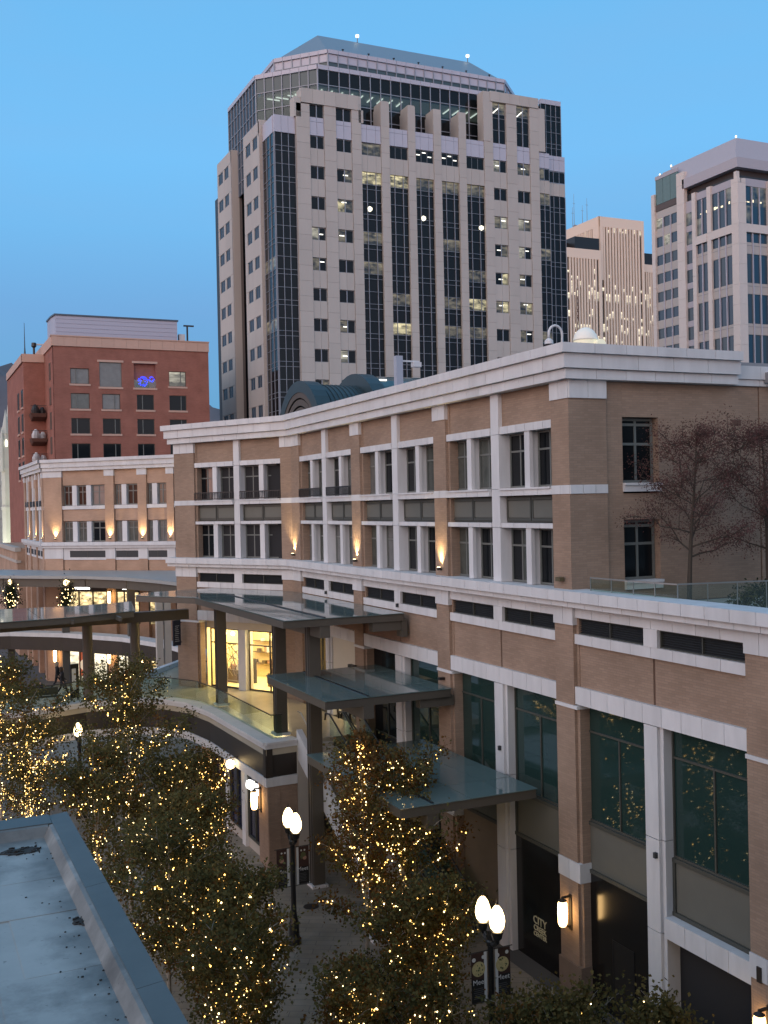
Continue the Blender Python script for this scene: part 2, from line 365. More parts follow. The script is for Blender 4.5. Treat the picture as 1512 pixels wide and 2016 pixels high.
def spot(parent, loc, aim, energy, angle, col=(1, .72, .36), blend=.8, radius=.04):
    l = bpy.data.lights.new('lamp_light', 'SPOT'); l.energy = energy; l.spot_size = R(angle); l.spot_blend = blend; l.color = col; l.shadow_soft_size = radius
    o = bpy.data.objects.new('lamp_light', l)
    return link(o, parent, Matrix.Translation(Vector(loc)) @ (Vector(aim) - Vector(loc)).to_track_quat('-Z', 'Y').to_matrix().to_4x4())
def pointl(parent, loc, energy, col=(1, .74, .40), radius=.1):
    l = bpy.data.lights.new('lamp_light', 'POINT'); l.energy = energy; l.color = col; l.shadow_soft_size = radius
    return link(bpy.data.objects.new('lamp_light', l), parent, Matrix.Translation(Vector(loc)))

RX = Fr((0, 0), (1, 0), (0, -1))          # walls facing the camera's side (-Y): u = X
rng = random.Random(7)
# ------------------------------------------------------------------ setting: ground, hills
def paving():
    M = bpy.data.materials.new('plaza paving'); M.use_nodes = True; t = M.node_tree; b = t.nodes['Principled BSDF']; b.inputs['Roughness'].default_value = .55
    g = t.nodes.new('ShaderNodeNewGeometry'); mp = t.nodes.new('ShaderNodeMapping'); mp.inputs['Rotation'].default_value = (0, 0, R(30)); t.links.new(g.outputs['Position'], mp.inputs[0])
    br = t.nodes.new('ShaderNodeTexBrick'); br.inputs['Scale'].default_value = 1; br.inputs['Brick Width'].default_value = 1.2; br.inputs['Row Height'].default_value = .4
    br.inputs['Mortar Size'].default_value = .012; br.inputs['Color1'].default_value = (.26, .225, .18, 1); br.inputs['Color2'].default_value = (.22, .19, .15, 1); br.inputs['Mortar'].default_value = (.12, .11, .1, 1)
    t.links.new(mp.outputs[0], br.inputs[0])
    n = t.nodes.new('ShaderNodeTexNoise'); n.inputs['Scale'].default_value = .8; n.inputs['Detail'].default_value = 6; t.links.new(g.outputs['Position'], n.inputs[0])
    r = t.nodes.new('ShaderNodeMapRange'); r.inputs[1].default_value = .3; r.inputs[2].default_value = .7; r.inputs[3].default_value = .75; r.inputs[4].default_value = 1.15; t.links.new(n.outputs[0], r.inputs[0])
    s = t.nodes.new('ShaderNodeVectorMath'); s.operation = 'SCALE'; t.links.new(br.outputs[0], s.inputs[0]); t.links.new(r.outputs[0], s.inputs['Scale']); t.links.new(s.outputs[0], b.inputs['Base Color'])
    return M
PAVE = paving()
b = MB(); b.face([(-4000, -600, 0), (4000, -600, 0), (4000, 4000, 0), (-4000, 4000, 0)])
tag(b.obj('ground', mat('dark city ground', (.10, .095, .09), .9, var=.2, vscale=.05)), kind='structure')
b = MB(); b.face([(-6, -10, .004), (19.6, -10, .004), (19.6, 100, .004), (-6, 100, .004)])
tag(b.obj('plaza_pavement', PAVE), kind='structure')
HILL = mat('dusk hillside', (.17, .145, .15), .95, var=.35, vscale=.006)
def ridge(prof, Y0, depth, name):
    b = MB(); n = len(prof); rows = []
    for k in range(9):
        t = k / 8; row = []
        for i, (x, h) in enumerate(prof):
            row.append(b.vert((x, Y0 + depth * t, max(0, h * math.sin(t * math.pi / 2) ** .8 * (1 + .08 * math.sin(i * 2.1 + k * 1.7)) - 2))))
        rows.append(row)
    for A, B in zip(rows, rows[1:]):
        for i in range(n - 1): b.f.append([A[i], A[i + 1], B[i + 1], B[i]]); b.m.append(0)
    return tag(b.obj(name, HILL, smooth=True), kind='structure')
hp = []
for i in range(90):
    x = -2500 + i * 70
    h = 285 + 45 * math.sin(i * .35 + 1.2) + 22 * math.sin(i * .9) + 10 * math.sin(i * 2.3)
    hp.append((x, h * (1.0 if x < 700 else max(.55, 1 - (x - 700) / 2500))))
ridge(hp, 1900, 500, 'hills')

# ------------------------------------------------------------------ the mall building
mall = root('mall_building', (20, 29, 0), 'tan brick shopping block with white stone cornice and bands, glass canopies on its front', 'building')
W = Fr((20, 0), (0, 1), (-1, 0))                 # main front, u = Y
SK = Vector((20, 55.9, 0)); SD = Vector((-.4908, .8713, 0))
S2 = Fr(SK, SD, (-.8713, -.4908))                # kinked far part of the front
RW = Fr((0, 28.99), (1, 0), (0, -1))             # return wall above the terrace
P1, P2, P3, P4 = 29.5, 38.1, 46.8, 55.25
HW = .525
UP = random.Random(3)
def pane_pick(r, dark=.6, curt=.25):
    q = r.random()
    return GLASS if q < dark else (CURT if q < dark + curt else CURT2)

def upper_half(fr, h0, h1, bal=False, dark=.6):
    s = 1
    panel('brick_panel', mall, fr, h0, h1, -.62, -.16, 19.182, 20.398, BRICK)
    bandpanels(course_core(fr, h0, h1, -.55, -.04, 18.91, 19.18, 'lintel'), fr, h0, h1, -.53, -.04, 18.91, 19.18, .62)
    bandpanels(course_core(fr, h0, h1, -.55, .03, 16.66, 16.86, 'sill'), fr, h0, h1, -.53, .03, 16.66, 16.86, .8)
    panel('sill_lip', mall, fr, h0 + .05, h1 - .05, -.50, .08, 16.862, 16.93, STONE)
    bandpanels(course_core(fr, h0, h1, -.55, -.04, 15.51, 15.68, 'band'), fr, h0, h1, -.53, -.04, 15.51, 15.68, .8)
    uc = (h0 + h1) / 2; pw = .25
    for z0, z1 in ((16.93, 18.91), (13.53, 15.51)):
        # pier between the two windows: a stepped white post
        b = MB(); b.box(fr, uc - pw + .08, uc + pw, -.6, -.22, z0, z1 - .002); b.box(fr, uc - pw + .02, uc + .10, -.23, -.08, z0 + .002, z1 - .004)
        b.obj('window_pier', STONE, mall)
        for a0, a1 in ((h0, uc - pw + .08), (uc + pw, h1)):
            p = pane_pick(UP, dark)
            q = pane_pick(UP, dark) if UP.random() < .3 else p
            window(mall, fr, a0 + .01, a1 - .01, -.50, z0 + .01, z1 - .01, 2, [1.32], FRAME, lambda i, j, p=p, q=q: p if i == 0 else q)
    b = MB(); b.box(fr, h0, h1, -.6, -.30, 15.70, 16.64); o = b.obj('spandrel_backing', OLIVED, mall)
    for a0, a1 in ((h0 + .06, uc - .03), (uc + .03, h1 - .06)):
        b = MB(); b.box(fr, a0, a1, -.30, -.25, 15.76, 15.84); b.box(fr, a0, a1, -.30, -.25, 16.50, 16.58); b.box(fr, a0, a0 + .07, -.30, -.25, 15.842, 16.498); b.box(fr, a1 - .07, a1, -.30, -.25, 15.842, 16.498)
        f = b.obj('spandrel_frame', OLIVED, mall)
        panel('spandrel_panel', mall, fr, a0 + .09, a1 - .09, -.30, -.27, 15.87, 16.47, OLIVE)
    if bal:
        b = MB(); b.box(fr, h0 + .03, h1 - .03, .02, .05, 17.36, 17.41); b.box(fr, h0 + .03, h1 - .03, .02, .05, 16.98, 17.02)
        k = int((h1 - h0) / .13)
        for i in range(k + 1):
            u = h0 + .05 + (h1 - h0 - .1) * i / k; b.box(fr, u - .015, u + .015, .022, .048, 17.02, 17.36)
        b.obj('window_railing', BLACKM, mall)
_cores = {}
def course_core(fr, u0, u1, n0, n1, z0, z1, nm):
    b = MB(); b.box(fr, u0 + .012, u1 - .012, n0, n1 - .025, z0 + .012, z1 - .012)
    return b.obj(nm, JOINT, mall)
def upper_bay(fr, a, c, cw=.36, bal=False, dark=.6):
    uc = (a + c) / 2
    upper_half(fr, a, uc - cw, bal, dark); upper_half(fr, uc + cw, c, bal, dark)
    b = MB()
    for z0, z1 in ((13.53, 15.50), (15.515, 16.90), (16.915, 18.90), (18.915, 20.39)):
        b.box(fr, uc - cw, uc + cw - .16, -.60, .0, z0, z1); b.box(fr, uc + cw - .158, uc + cw - .002, -.60, -.10, z0 + .002, z1 - .002)
    b.obj('stone_column', STONE, mall)
def pilaster_up(fr, u0, u1, n=.0, back=-.62, ret=True):
    panel('pilaster', mall, fr, u0, u1, back, n, 13.50, 19.798, BRICK)
    bandpanels(course_core(fr, u0, u1, back, n + .03, 19.80, 20.398, 'capital'), fr, u0 - .02, u1 + .02, back, n + .04, 19.80, 20.398, .55)
    bandpanels(course_core(fr, u0, u1, n - .05, n + .025, 16.66, 16.95, 'band'), fr, u0 - .01, u1 + .01, n - .05, n + .03, 16.66, 16.95, .55)
    # brick return with a dark recessed strip on the near side
    if ret: panel('brick_return', mall, fr, u0 - .14, u0 - .002, back, -.12, 13.50, 20.396, BRICK)

uppers = [(P1 + HW, P2 - HW, False, .75), (P2 + HW, P3 - HW, False, .6), (P3 + HW, P4 - .6, True, .35)]
for a, c, bal, dk in uppers: upper_bay(W, a, c, bal=bal, dark=dk)
upper_bay(S2, .80, 7.70, cw=.27, bal=True, dark=.1)
for p in (P2, P3): pilaster_up(W, p - HW, p + HW)
pilaster_up(W, P4 - .6, 55.90); pilaster_up(S2, .0, .80); pilaster_up(S2, 7.70, 9.4)
pilaster_up(W, 28.99, P1 + HW, ret=False)

# continuous cornice: three stepped courses following wall, kink, both ends
def strip(nm, n, z0, z1, L=.95):
    core = MB(); segs = [(RW, 27.0, 20.0 - n, 'r'), (W, 28.99 - n, 55.90 + .28 * n, 'w'), (S2, .28 * -n, 9.4 + n, 's')]
    for fr, a, c, k in segs:
        core.box(fr, min(a, c) + .015, max(a, c) - .015, -.6, n - .03, z0 + .015, z1 - .015)
    o = core.obj(nm, JOINT, mall)
    for fr, a, c, k in segs: bandpanels(o, fr, min(a, c), max(a, c), -.3 if k == 'w' else -.298, n, z0, z1, L if k != 'r' else L * 1.25)
strip('cornice', .28, 20.40, 20.72, .95); strip('cornice', .42, 20.735, 21.20, 1.25); strip('cornice', .56, 21.21, 21.52, .95)
b = MB(); b.prism([(20.35, 29.4), (20.35, 55.9), (15.7, 64.4), (19, 66.5), (44, 66.5), (44, 29.4)], 21.0, 21.3)
b.obj('roof', mat('grey flat roof', (.25, .25, .26), .9, var=.1), mall)
# core volume behind the front
b = MB(); b.prism([(20.62, 29.61), (20.62, 55.7), (16.1, 63.9), (19, 66), (44, 66), (44, 29.61)], 13.4, 21.0); b.prism([(20.62, 3), (20.62, 47.2), (23.4, 47.4), (23.4, 55.0), (25.6, 57.5), (21.9, 66), (44, 66), (44, 3)], 5.4, 12.6); b.prism([(20.6, 3.02), (20.6, 55.7), (18.6, 60), (21.5, 65.9), (43.9, 65.9), (43.9, 3.02)], 0.1, 5.38); b.prism([(20.58, 47.0), (20.58, 55.6), (18.0, 60), (21.4, 65.8), (30, 65.8), (30, 47.0)], 9.9, 12.55)
b.obj('building_core', mat('dark interior', (.02, .02, .022), .9), mall)

# ---- return wall above the terrace
def rw_box(x0, x1, z0, z1, n=-.10, mt=BRICK, nm='brick_wall'): panel(nm, mall, RW, x0, x1, -.6, n, z0, z1, mt)
panel('pilaster', mall, RW, 20.622, 21.5, -.6, .0, 12.9, 19.798, BRICK)
bandpanels(course_core(RW, 20.05, 21.5, -.5, .05, 19.80, 20.398, 'capital'), RW, 20.0, 21.5, -.5, .06, 19.80, 20.398, .7)
bandpanels(course_core(RW, 20.05, 21.5, -.1, .035, 16.66, 16.95, 'band'), RW, 20.0, 21.5, -.1, .045, 16.66, 16.95, .5)
panel('wall_joint', mall, RW, 21.502, 21.56, -.6, -.14, 12.9, 20.39, BRICKD)
rw_box(21.562, 22.22, 12.9, 20.39); rw_box(23.73, 28.24, 12.9, 20.39)
panel('wall_joint', mall, RW, 28.242, 28.30, -.6, -.14, 12.9, 20.39, BRICKD); rw_box(28.302, 34, 12.9, 20.39)
rw_box(22.222, 23.728, 19.22, 20.39); rw_box(22.222, 23.728, 15.76, 16.64); rw_box(22.222, 23.728, 12.9, 13.45)
for z0, z1 in ((17.0, 19.2), (13.7, 15.74)):
    window(mall, RW, 22.24, 23.71, -.42, z0, z1, 2, [(z1 - z0) * .60, (z1 - z0) * .90], FRAME, [GLASS], t=.09)
    panel('window_sill', mall, RW, 22.2, 23.75, -.5, .06, z0 - .09, z0 - .004, STONE); panel('window_sill', mall, RW, 22.2, 23.75, -.5, .0, z0 - .30, z0 - .094, STONE)
panel('wall_vent', mall, RW, 27.02, 27.42, -.09, -.08, 18.98, 19.19, BRICKD)
for nm, n, z0, z1 in (('low_cornice', .02, 20.40, 20.62), ('low_cornice', .10, 20.63, 21.10)):
    bandpanels(course_core(RW, 27.0, 33, -.6, n, z0, z1, 'cornice'), RW, 27.02, 33, -.6, n, z0, z1, 1.2)
bandpanels(course_core(RW, 28.4, 33, -.6, .5, 20.5, 20.9, 'cornice'), RW, 28.45, 33, -.5, .5, 20.64, 20.9, 1.2)

# ---- ledge and louvre storey along the whole front (runs on toward the camera)
Y0 = 10.0
for fr, a, c, s in ((W, Y0, 55.9 + .2, 1), (S2, -.2, 9.4 + .45, 1)):
    course('ledge', mall, fr, a, c, -.62, .45, 13.18, 13.52, .95)
    course('ledge', mall, fr, a, c, -.5, .30, 12.985, 13.175, .95)
P0 = 20.70; PM = 12.0
def lower_bay(fr, a, c, cw=.40):
    uc = (a + c) / 2
    bandpanels(course_core(fr, a, c, -.6, -.05, 12.61, 12.98, 'frieze'), fr, a, c, -.55, -.05, 12.612, 12.98, .95)
    bandpanels(course_core(fr, a, c, -.6, -.05, 11.75, 12.07, 'band'), fr, a, c, -.55, -.05, 11.75, 12.07, .95)
    panel('stone_post', mall, fr, uc - .31, uc + .31, -.55, -.03, 12.075, 12.608, STONE)
    for h0, h1 in ((a, uc - .31), (uc + .31, c)):
        b = MB(); b.box(fr, h0, h1, -.6, -.30, 12.072, 12.608)
        o = b.obj('louver', BLACKM, mall)
        k = 7
        for i in range(k):
            z = 12.10 + .49 * i / k
            b = MB(); b.hexa([fr.p(h0 + .06, -.30, z + .05), fr.p(h1 - .06, -.30, z + .05), fr.p(h1 - .06, -.20, z), fr.p(h0 + .06, -.20, z), fr.p(h0 + .06, -.29, z + .062), fr.p(h1 - .06, -.29, z + .062), fr.p(h1 - .06, -.19, z + .012), fr.p(h0 + .06, -.19, z + .012)])
            b.obj('louver_blade', LOUVER, o)
        b = MB(); f2 = .05
        b.box(fr, h0, h0 + f2, -.3, -.14, 12.075, 12.605); b.box(fr, h1 - f2, h1, -.3, -.14, 12.075, 12.605); b.box(fr, (h0 + h1) / 2 - .02, (h0 + h1) / 2 + .02, -.3, -.15, 12.08, 12.6)
        b.box(fr, h0 + f2, h1 - f2, -.3, -.142, 12.075, 12.11); b.box(fr, h0 + f2, h1 - f2, -.3, -.142, 12.57, 12.605)
        b.obj('louver_frame', OLIVED, o)
    for h0, h1 in ((a, uc - .05), (uc + .05, c)): panel('brick_panel', mall, fr, h0, h1, -.62, -.16, 10.352, 11.748, BRICK)
    panel('wall_joint', mall, fr, uc - .05, uc + .05, -.62, -.20, 10.352, 11.748, BRICKD)
    bandpanels(course_core(fr, a, c, -.6, -.03, 9.78, 10.35, 'lintel'), fr, a, c, -.55, -.03, 9.78, 10.35, .9)
def big_column(fr, uc, z0=0, z1=9.778, cw=.38):
    b = MB(); zz = [z0, z0 + (z1 - z0) * .38, z0 + (z1 - z0) * .66, z1]
    for q0, q1 in zip(zz, zz[1:]):
        b.box(fr, uc - cw + .16, uc + cw, -.6, -.04, q0, q1 - .025); b.box(fr, uc - cw, uc - cw + .158, -.6, -.14, q0 + .002, q1 - .027)
    b.obj('stone_column', STONE, mall)
def big_window(fr, h0, h1, z0=5.95, gl=None, tr=2.93):
    gl = gl or GLASSG
    wd = abs(h1 - h0); ht = 9.775 - z0
    b = bars(wd, ht, .1, .06, 1, [tr]); f = Fr((0, 0), (1, 0), (0, 1)); b.box(f, -.03, .03, -.045, .045, -ht / 2 + .06, -ht / 2 + tr - .03)
    o = put('storefront_window', b.mesh('storefront_frame', OLIVED), mall, fr, (h0 + h1) / 2, -.48, z0 + ht / 2)
    um = (h0 + h1) / 2
    panel('pane', o, fr, h0 + .05, h1 - .05, -.50, -.48, z0 + tr + .02, 9.74, gl)
    panel('pane', o, fr, h0 + .05, um - .02, -.50, -.48, z0 + .05, z0 + tr - .02, gl); panel('pane', o, fr, um + .02, h1 - .05, -.50, -.48, z0 + .05, z0 + tr - .02, gl)
def olive_base(fr, h0, h1, z0=4.25, z1=5.94):
    panel('olive_panel', mall, fr, h0, h1, -.58, -.42, z0, z1, OLIVE)
    b = MB(); b.box(fr, h0, h1, -.42, -.36, z1 - .12, z1); b.box(fr, h0, h1, -.42, -.34, z0, z0 + .12); b.box(fr, h0, h0 + .10, -.42, -.37, z0 + .122, z1 - .122); b.box(fr, h1 - .10, h1, -.42, -.37, z0 + .122, z1 - .122)
    b.obj('olive_frame', OLIVED, mall)
def pilaster_low(fr, u0, u1, belt=True, z0=0):
    panel('pilaster', mall, fr, u0, u1, -.55, .0, 9.735, 12.358, BRICK)
    bandpanels(course_core(fr, u0 - .03, u1 + .03, -.55, .03, 12.36, 12.98, 'capital'), fr, u0 - .06, u1 + .02, -.5, .05, 12.362, 12.98, .6)
    panel('brick_return', mall, fr, u0 - .14, u0 - .002, -.55, -.13, 9.735, 12.6, BRICK)
    panel('belt', mall, fr, u0 - .20, u1 + .02, -.5, .04, 9.62, 9.732, STONE)
    panel('pilaster', mall, fr, u0, u1, -.5, .0, 4.565, 9.618, BRICK); panel('brick_return', mall, fr, u0 - .16, u0 - .002, -.5, -.10, 4.565, 9.618, BRICK)
    if belt:
        bandpanels(course_core(fr, u0 - .18, u1, -.5, .03, 3.93, 4.56, 'belt'), fr, u0 - .2, u1 + .02, -.5, .04, 3.93, 4.56, .6)
        panel('pilaster', mall, fr, u0, u1, -.5, .0, 1.172, 3.928, BRICK); panel('brick_return', mall, fr, u0 - .16, u0 - .002, -.5, -.10, 1.172, 3.928, BRICK)
        panel('plinth', mall, fr, u0 - .18, u1 + .06, -.5, .06, 0, 1.168, mat('brown granite plinth', (.22, .16, .12), .6, var=.15) if 'brown granite plinth' not in bpy.data.materials else bpy.data.materials['brown granite plinth'])
    else:
        panel('pilaster', mall, fr, u0, u1, -.5, .0, z0, 4.563, BRICK)
for a, c in ((PM + HW, P0 - HW), (P0 + HW, P1 - HW), (P1 + HW, P2 - HW), (P2 + HW, P3 - HW), (P3 + HW, P4 - .6)): lower_bay(W, a, c)
lower_bay(S2, .80, 7.70)
for p in (PM, P0, P1, P2): pilaster_low(W, p - HW, p + HW)
pilaster_low(W, P3 - HW, P3 + HW, False); pilaster_low(W, P4 - .6, 55.9, False, 5.7); pilaster_low(S2, 0, .8, False, 5.7); pilaster_low(S2, 7.7, 9.4, False, 5.7)
for a, c in ((P0 + HW, P1 - HW), (P1 + HW, P2 - HW), (P2 + HW, P3 - HW), (PM + HW, P0 - HW)):
    uc = (a + c) / 2; big_column(W, uc)
    for h0, h1 in ((a, uc - .39), (uc + .39, c)):
        if c < P2: big_window(W, h0, h1); olive_base(W, h0, h1)
        else: big_window(W, h0, h1, 5.75, GLASS if c > P3 - 1 and h0 > 42 else GLASSG)
# black hoardings filling the ground-floor openings
u1a, u1b = P0 + HW, P1 - HW; uc01 = (u1a + u1b) / 2
def hoard(h0, h1, door=False, words=False):
    o = panel('hoarding', mall, W, h0, h1, -.5, -.38, 0, 4.245, HOARD)
    if door:
        b = MB(); d0 = h1 - 1.35; d1 = h1 - 2.35
        b.box(W, d1, d0, -.38, -.372, .03, 2.4); q = b.obj('door', mat('black door leaf', (.014, .014, .014), .3), o)
        b = MB(); b.box(W, d0, d0 + .05, -.38, -.36, 0, 2.45); b.box(W, d1 - .05, d1, -.38, -.36, 0, 2.45); b.box(W, d1, d0, -.38, -.361, 2.402, 2.45); b.obj('door_frame', BLACKM, o)
        b = MB(); b.box(W, d1 + .08, d1 + .12, -.372, -.33, .98, 1.1); b.obj('door_handle', METAL, o)
    if words:
        um = 31.9
        for s, t, z in ((.40, 'CITY', 1.40), (.275, 'CREEK', 1.16), (.225, 'CENTER', .96)): put_text(t, s, GOLD, o, W, um, -.372, z)
hoard(uc01 + .39, u1b, door=True)
a12, c12 = P1 + HW, P2 - HW; uc12 = (a12 + c12) / 2
hoard(a12, uc12 - .39, words=True)
panel('hoarding', mall, W, uc12 + .39, c12, -.5, -.40, 0, 4.245, mat('tan painted hoarding', (.20, .15, .10), .6, var=.1))
# open doorway of the near bay: white lintel, red-brown recess
bandpanels(course_core(W, u1a, uc01 - .39, -.5, -.04, 3.65, 4.243, 'lintel'), W, u1a, uc01 - .39, -.5, -.04, 3.65, 4.243, .85)
b = MB(); b.box(W, u1a - .1, uc01 - .3, -2.6, -2.5, 0, 3.7); b.box(W, u1a, uc01 - .39, -2.6, -.5, 3.55, 3.645); b.box(W, u1a - .1, u1a, -2.5, -.5, 0, 3.64); b.obj('doorway_recess', BRICKR, mall)
b = MB(); b.box(W, u1a + .5, u1a + 1.5, -2.49, -2.44, 0, 2.3); b.obj('doorway_door', OLIVED, mall)
# dark plinth line
# shop fronts of the upper walkway (under the canopies)
DK = 5.70
panel('shop_sign_board', mall, W, P3 + HW, 51.0 - .3, -.4, -.22, 7.75, 9.775, CREAM)
big_column(W, 51.0, DK, 9.778, .30)
b = MB(); b.box(W, P3 + HW, 50.7, -2.8, -2.7, DK, 7.75); si = b.obj('shop_interior', LITS, mall); pointl(si, W.p(49, -1.2, 7.4), 180, radius=.3)
for k in range(5): panel('shop_mullion', mall, W, P3 + HW + .04 + k * .83, P3 + HW + .12 + k * .83, -.45, -.35, DK, 7.745, BRONZED)
panel('shop_glass', mall, W, P3 + HW, 50.7, -.42, -.40, DK, 7.74, SHOPG)
b = MB(); b.box(W, 51.3, P4 - .6, -2.4, -2.3, DK, 9.7); si = b.obj('shop_interior', LITS, mall); pointl(si, W.p(53, -1.2, 8.6), 180, radius=.3)
panel('shop_glass', mall, W, 51.3, P4 - .6, -.42, -.40, DK, 9.77, SHOPG)
for u in (51.34, 52.6, 53.9): panel('shop_mullion', mall, W, u, u + .07, -.45, -.35, DK, 9.77, BRONZED)
# boutique in the kinked front: cream room, glowing lamps, lattice screens, brick piers
N2 = -.85
room = MB()
room.box(S2, .7, 7.8, -5.0, -4.9, DK, 9.75); room.box(S2, .7, 7.8, -5, N2 - .05, DK - .1, DK + .01); room.box(S2, 7.75, 7.8, -5, N2, DK, 9.7); room.box(S2, .7, .75, -5, N2, DK, 9.7); room.box(S2, .7, 7.8, -5, N2, 9.75, 9.85)
room.obj('boutique_interior', mat('cream boutique wall', (.75, .62, .36), .7), mall)
bcl = panel('boutique_ceiling_light', mall, S2, 1.2, 7.4, -4.4, -1.6, 9.68, 9.74, SHOPC)
pointl(bcl, S2.p(2.6, -1.7, 8.3), 170, radius=.3); pointl(bcl, S2.p(6.0, -1.7, 8.3), 170, radius=.3)
panel('boutique_fascia', mall, S2, .8, 7.7, N2 - .15, N2 + .1, 9.25, 9.775, CREAM)
panel('boutique_pier', mall, S2, 4.35, 4.95, N2 - .4, N2 + .25, DK, 9.248, STONE)
for a, c in ((.95, 4.30), (5.0, 7.45)):
    um = (a + c) / 2
    b = MB()
    for u in (a, um - .03, c - .07): b.box(S2, u, u + .07, N2 - .05, N2 + .03, DK, 9.246)
    b.box(S2, a + .072, c - .072, N2 - .046, N2 + .026, 8.35, 8.42); b.box(S2, a + .072, c - .072, N2 - .046, N2 + .026, DK + .01, DK + .10); b.box(S2, a + .072, c - .072, N2 - .046, N2 + .026, 9.18, 9.244)
    o = b.obj('boutique_frame', BRONZED, mall)
    panel('pane', o, S2, a, c, N2 - .01, N2, DK + .05, 9.2, SHOPG)
    b = MB(); b.box(S2, um - .14, um - .10, N2 + .03, N2 + .08, 6.5, 7.7); b.obj('door_handle', BRONZED, o)
    lat = MB(); lr = random.Random(int(a * 10))
    s0, s1 = (a + .12, um - .08) if a < 2 else (um - 1.1, um + .2)
    for k in range(46):
        p = Vector((lr.uniform(s0, s1), lr.uniform(DK + .5, 8.3))); an = lr.uniform(0, math.pi); L = lr.uniform(.4, 1.1); q = p + Vector((math.cos(an), math.sin(an))) * L
        q.x = min(max(q.x, s0), s1); q.y = min(max(q.y, DK + .4), 8.35)
        lat.tube([S2.p(p.x, N2 - .35, p.y), S2.p(q.x, N2 - .35, q.y)], .022, 4)
    lat.box(S2, s0, s1, N2 - .37, N2 - .33, DK + .36, DK + .42); lat.box(S2, s0, s1, N2 - .37, N2 - .33, 8.32, 8.36)
    t = lat.obj('lattice_screen', mat('lattice screen bronze', (.30, .26, .18), .4), mall)
    b = MB(); b.box(S2, s0 + .1, s0 + .55 * (s1 - s0), N2 - 1.62, N2 - 1.60, DK + .1, 7.3); b.obj('screen_backing', mat('dark screen backing', (.05, .045, .03), .5), mall)
    for k in range(4):
        b = MB(); b.lathe(S2.p(a + .5 + k * .7, -2.2, 8.75), [(.02, -.14), (.13, -.08), (.15, 0), (.1, .1), (.02, .14)], 10); b.obj('pendant_lamp', GLOBE, mall)
SHELF = mat('dark boutique shelf', (.10, .07, .04), .5); GOODS = mat('boutique goods', (.30, .16, .10), .6, var=.6, vscale=3)
q = random.Random(6)
for z in (6.6, 7.3, 8.0): panel('wall_shelf', mall, S2, 1.0, 7.5, -4.88, -4.55, z, z + .04, SHELF)
for k in range(34):
    u = q.uniform(1.1, 7.4); z = q.choice([6.64, 7.34, 8.04]); panel('shelf_goods', mall, S2, u, u + q.uniform(.12, .3), -4.8, -4.6, z, z + q.uniform(.12, .45), q.choice([GOODS, SHELF, STONE]))
for u in (1.6, 3.4, 5.7, 6.7):
    panel('display_table', mall, S2, u, u + .8, -3.0, -2.3, DK, DK + .8, SHELF)
    for j in range(3): panel('display_goods', mall, S2, u + .08 + j * .25, u + .25 + j * .25, -2.8, -2.5, DK + .802, DK + .95 + q.uniform(0, .2), q.choice([GOODS, STONE]))
for u in (1.35, 5.45):
    b = MB(); b.lathe(S2.p(u, -1.35, DK + .02), [(.16, 0), (.03, .03), (.03, .75), (.15, .85), (.13, 1.1), (.19, 1.4), (.06, 1.5), (.09, 1.62), (.04, 1.78)], 10); b.obj('dress_form', GOODS, mall, smooth=True)
# small blade directory on the far pilaster
dr = root('directory_sign', S2.p(9.3, .3, 7.5), 'dark blue hanging directory blade with lines of lettering, on the far brick pier', 'sign')
DKB = mat('dark blue sign', (.012, .022, .045), .35)
b = MB(); b.box(S2, 9.0, 9.08, .12, .72, 8.2, 9.75); b.obj('sign_blade', DKB, dr)
LETT = mat('pale sign lettering', (.45, .50, .55), .5)
SB = Fr(S2.p(9.0, 0, 0), -S2.N, -S2.U)
for k in range(9): panel('text_line', dr, SB, -.60 + .02 * (k % 3), -.24 - .03 * (k % 4), .0, .006, 8.45 + k * .115, 8.485 + k * .115, LETT)
for z in (8.35, 9.55): panel('sign_bracket', dr, S2, 9.03, 9.06, .0, .118, z, z + .05, BLACKM)

# uplights on the upper pilasters
def uplight(fr, u, n, z, e=150, parent=mall):
    b = MB(); b.lathe(fr.p(u, n + .14, z - .06), [(.05, -.05), (.09, 0), (.10, .06), (.075, .065)], 10); o = b.obj('uplight', BRONZED, parent)
    b = MB(); b.lathe(fr.p(u, n + .14, z + .012), [(.07, 0), (.068, .008)], 10); b.obj('uplight_lens', FLOOD, o)
    b = MB(); b.box(fr, u - .03, u + .03, n, n + .10, z - .11, z - .05); b.obj('uplight_bracket', BRONZED, o)
    spot(o, fr.p(u, n + .14, z + .03), fr.p(u, n - .10, z + 2.2), e, 84, blend=1.0)
uplight(W, P2, 0, 13.85, 560); uplight(W, P3, 0, 13.85, 560); uplight(W, 55.55, 0, 13.85, 620)
# small security flood on the corner pilaster
b = MB(); b.box(W, 29.35, 29.62, .05, .22, 13.78, 13.92); b.box(W, 29.62, 29.8, .0, .1, 13.82, 13.88); b.obj('flood_light', mat('bronze fixture', (.10, .08, .04), .5), mall)

# wall lantern on the near pilaster
def lantern(parent, fr, u, n, z, e=28, h=1.0):
    b = MB(); b.box(fr, u - .07, u + .07, n, n + .05, z - .62, z + .55); b.box(fr, u - .035, u + .035, n + .05, n + .36, z + .47, z + .53); b.box(fr, u - .035, u + .035, n + .05, n + .2, z - .5, z - .45)
    o = b.obj('wall_lantern', BRONZED, parent)
    b = MB(); b.lathe(fr.p(u, n + .34, z), [(.10, -.52 * h), (.15, -.4 * h), (.165, 0), (.155, .35 * h), (.12, .44 * h)], 14); b.obj('lantern_glass', LANT, o, smooth=True)
    b = MB(); b.lathe(fr.p(u, n + .34, z + .44 * h), [(.13, 0), (.15, .03), (.05, .09), (.01, .12)], 12); b.obj('lantern_cap', BRONZED, o)
lantern(mall, W, P1 - .10, 0, 2.85, 95, .85); lantern(mall, W, P0 - .10, 0, 2.85, 95, .85)
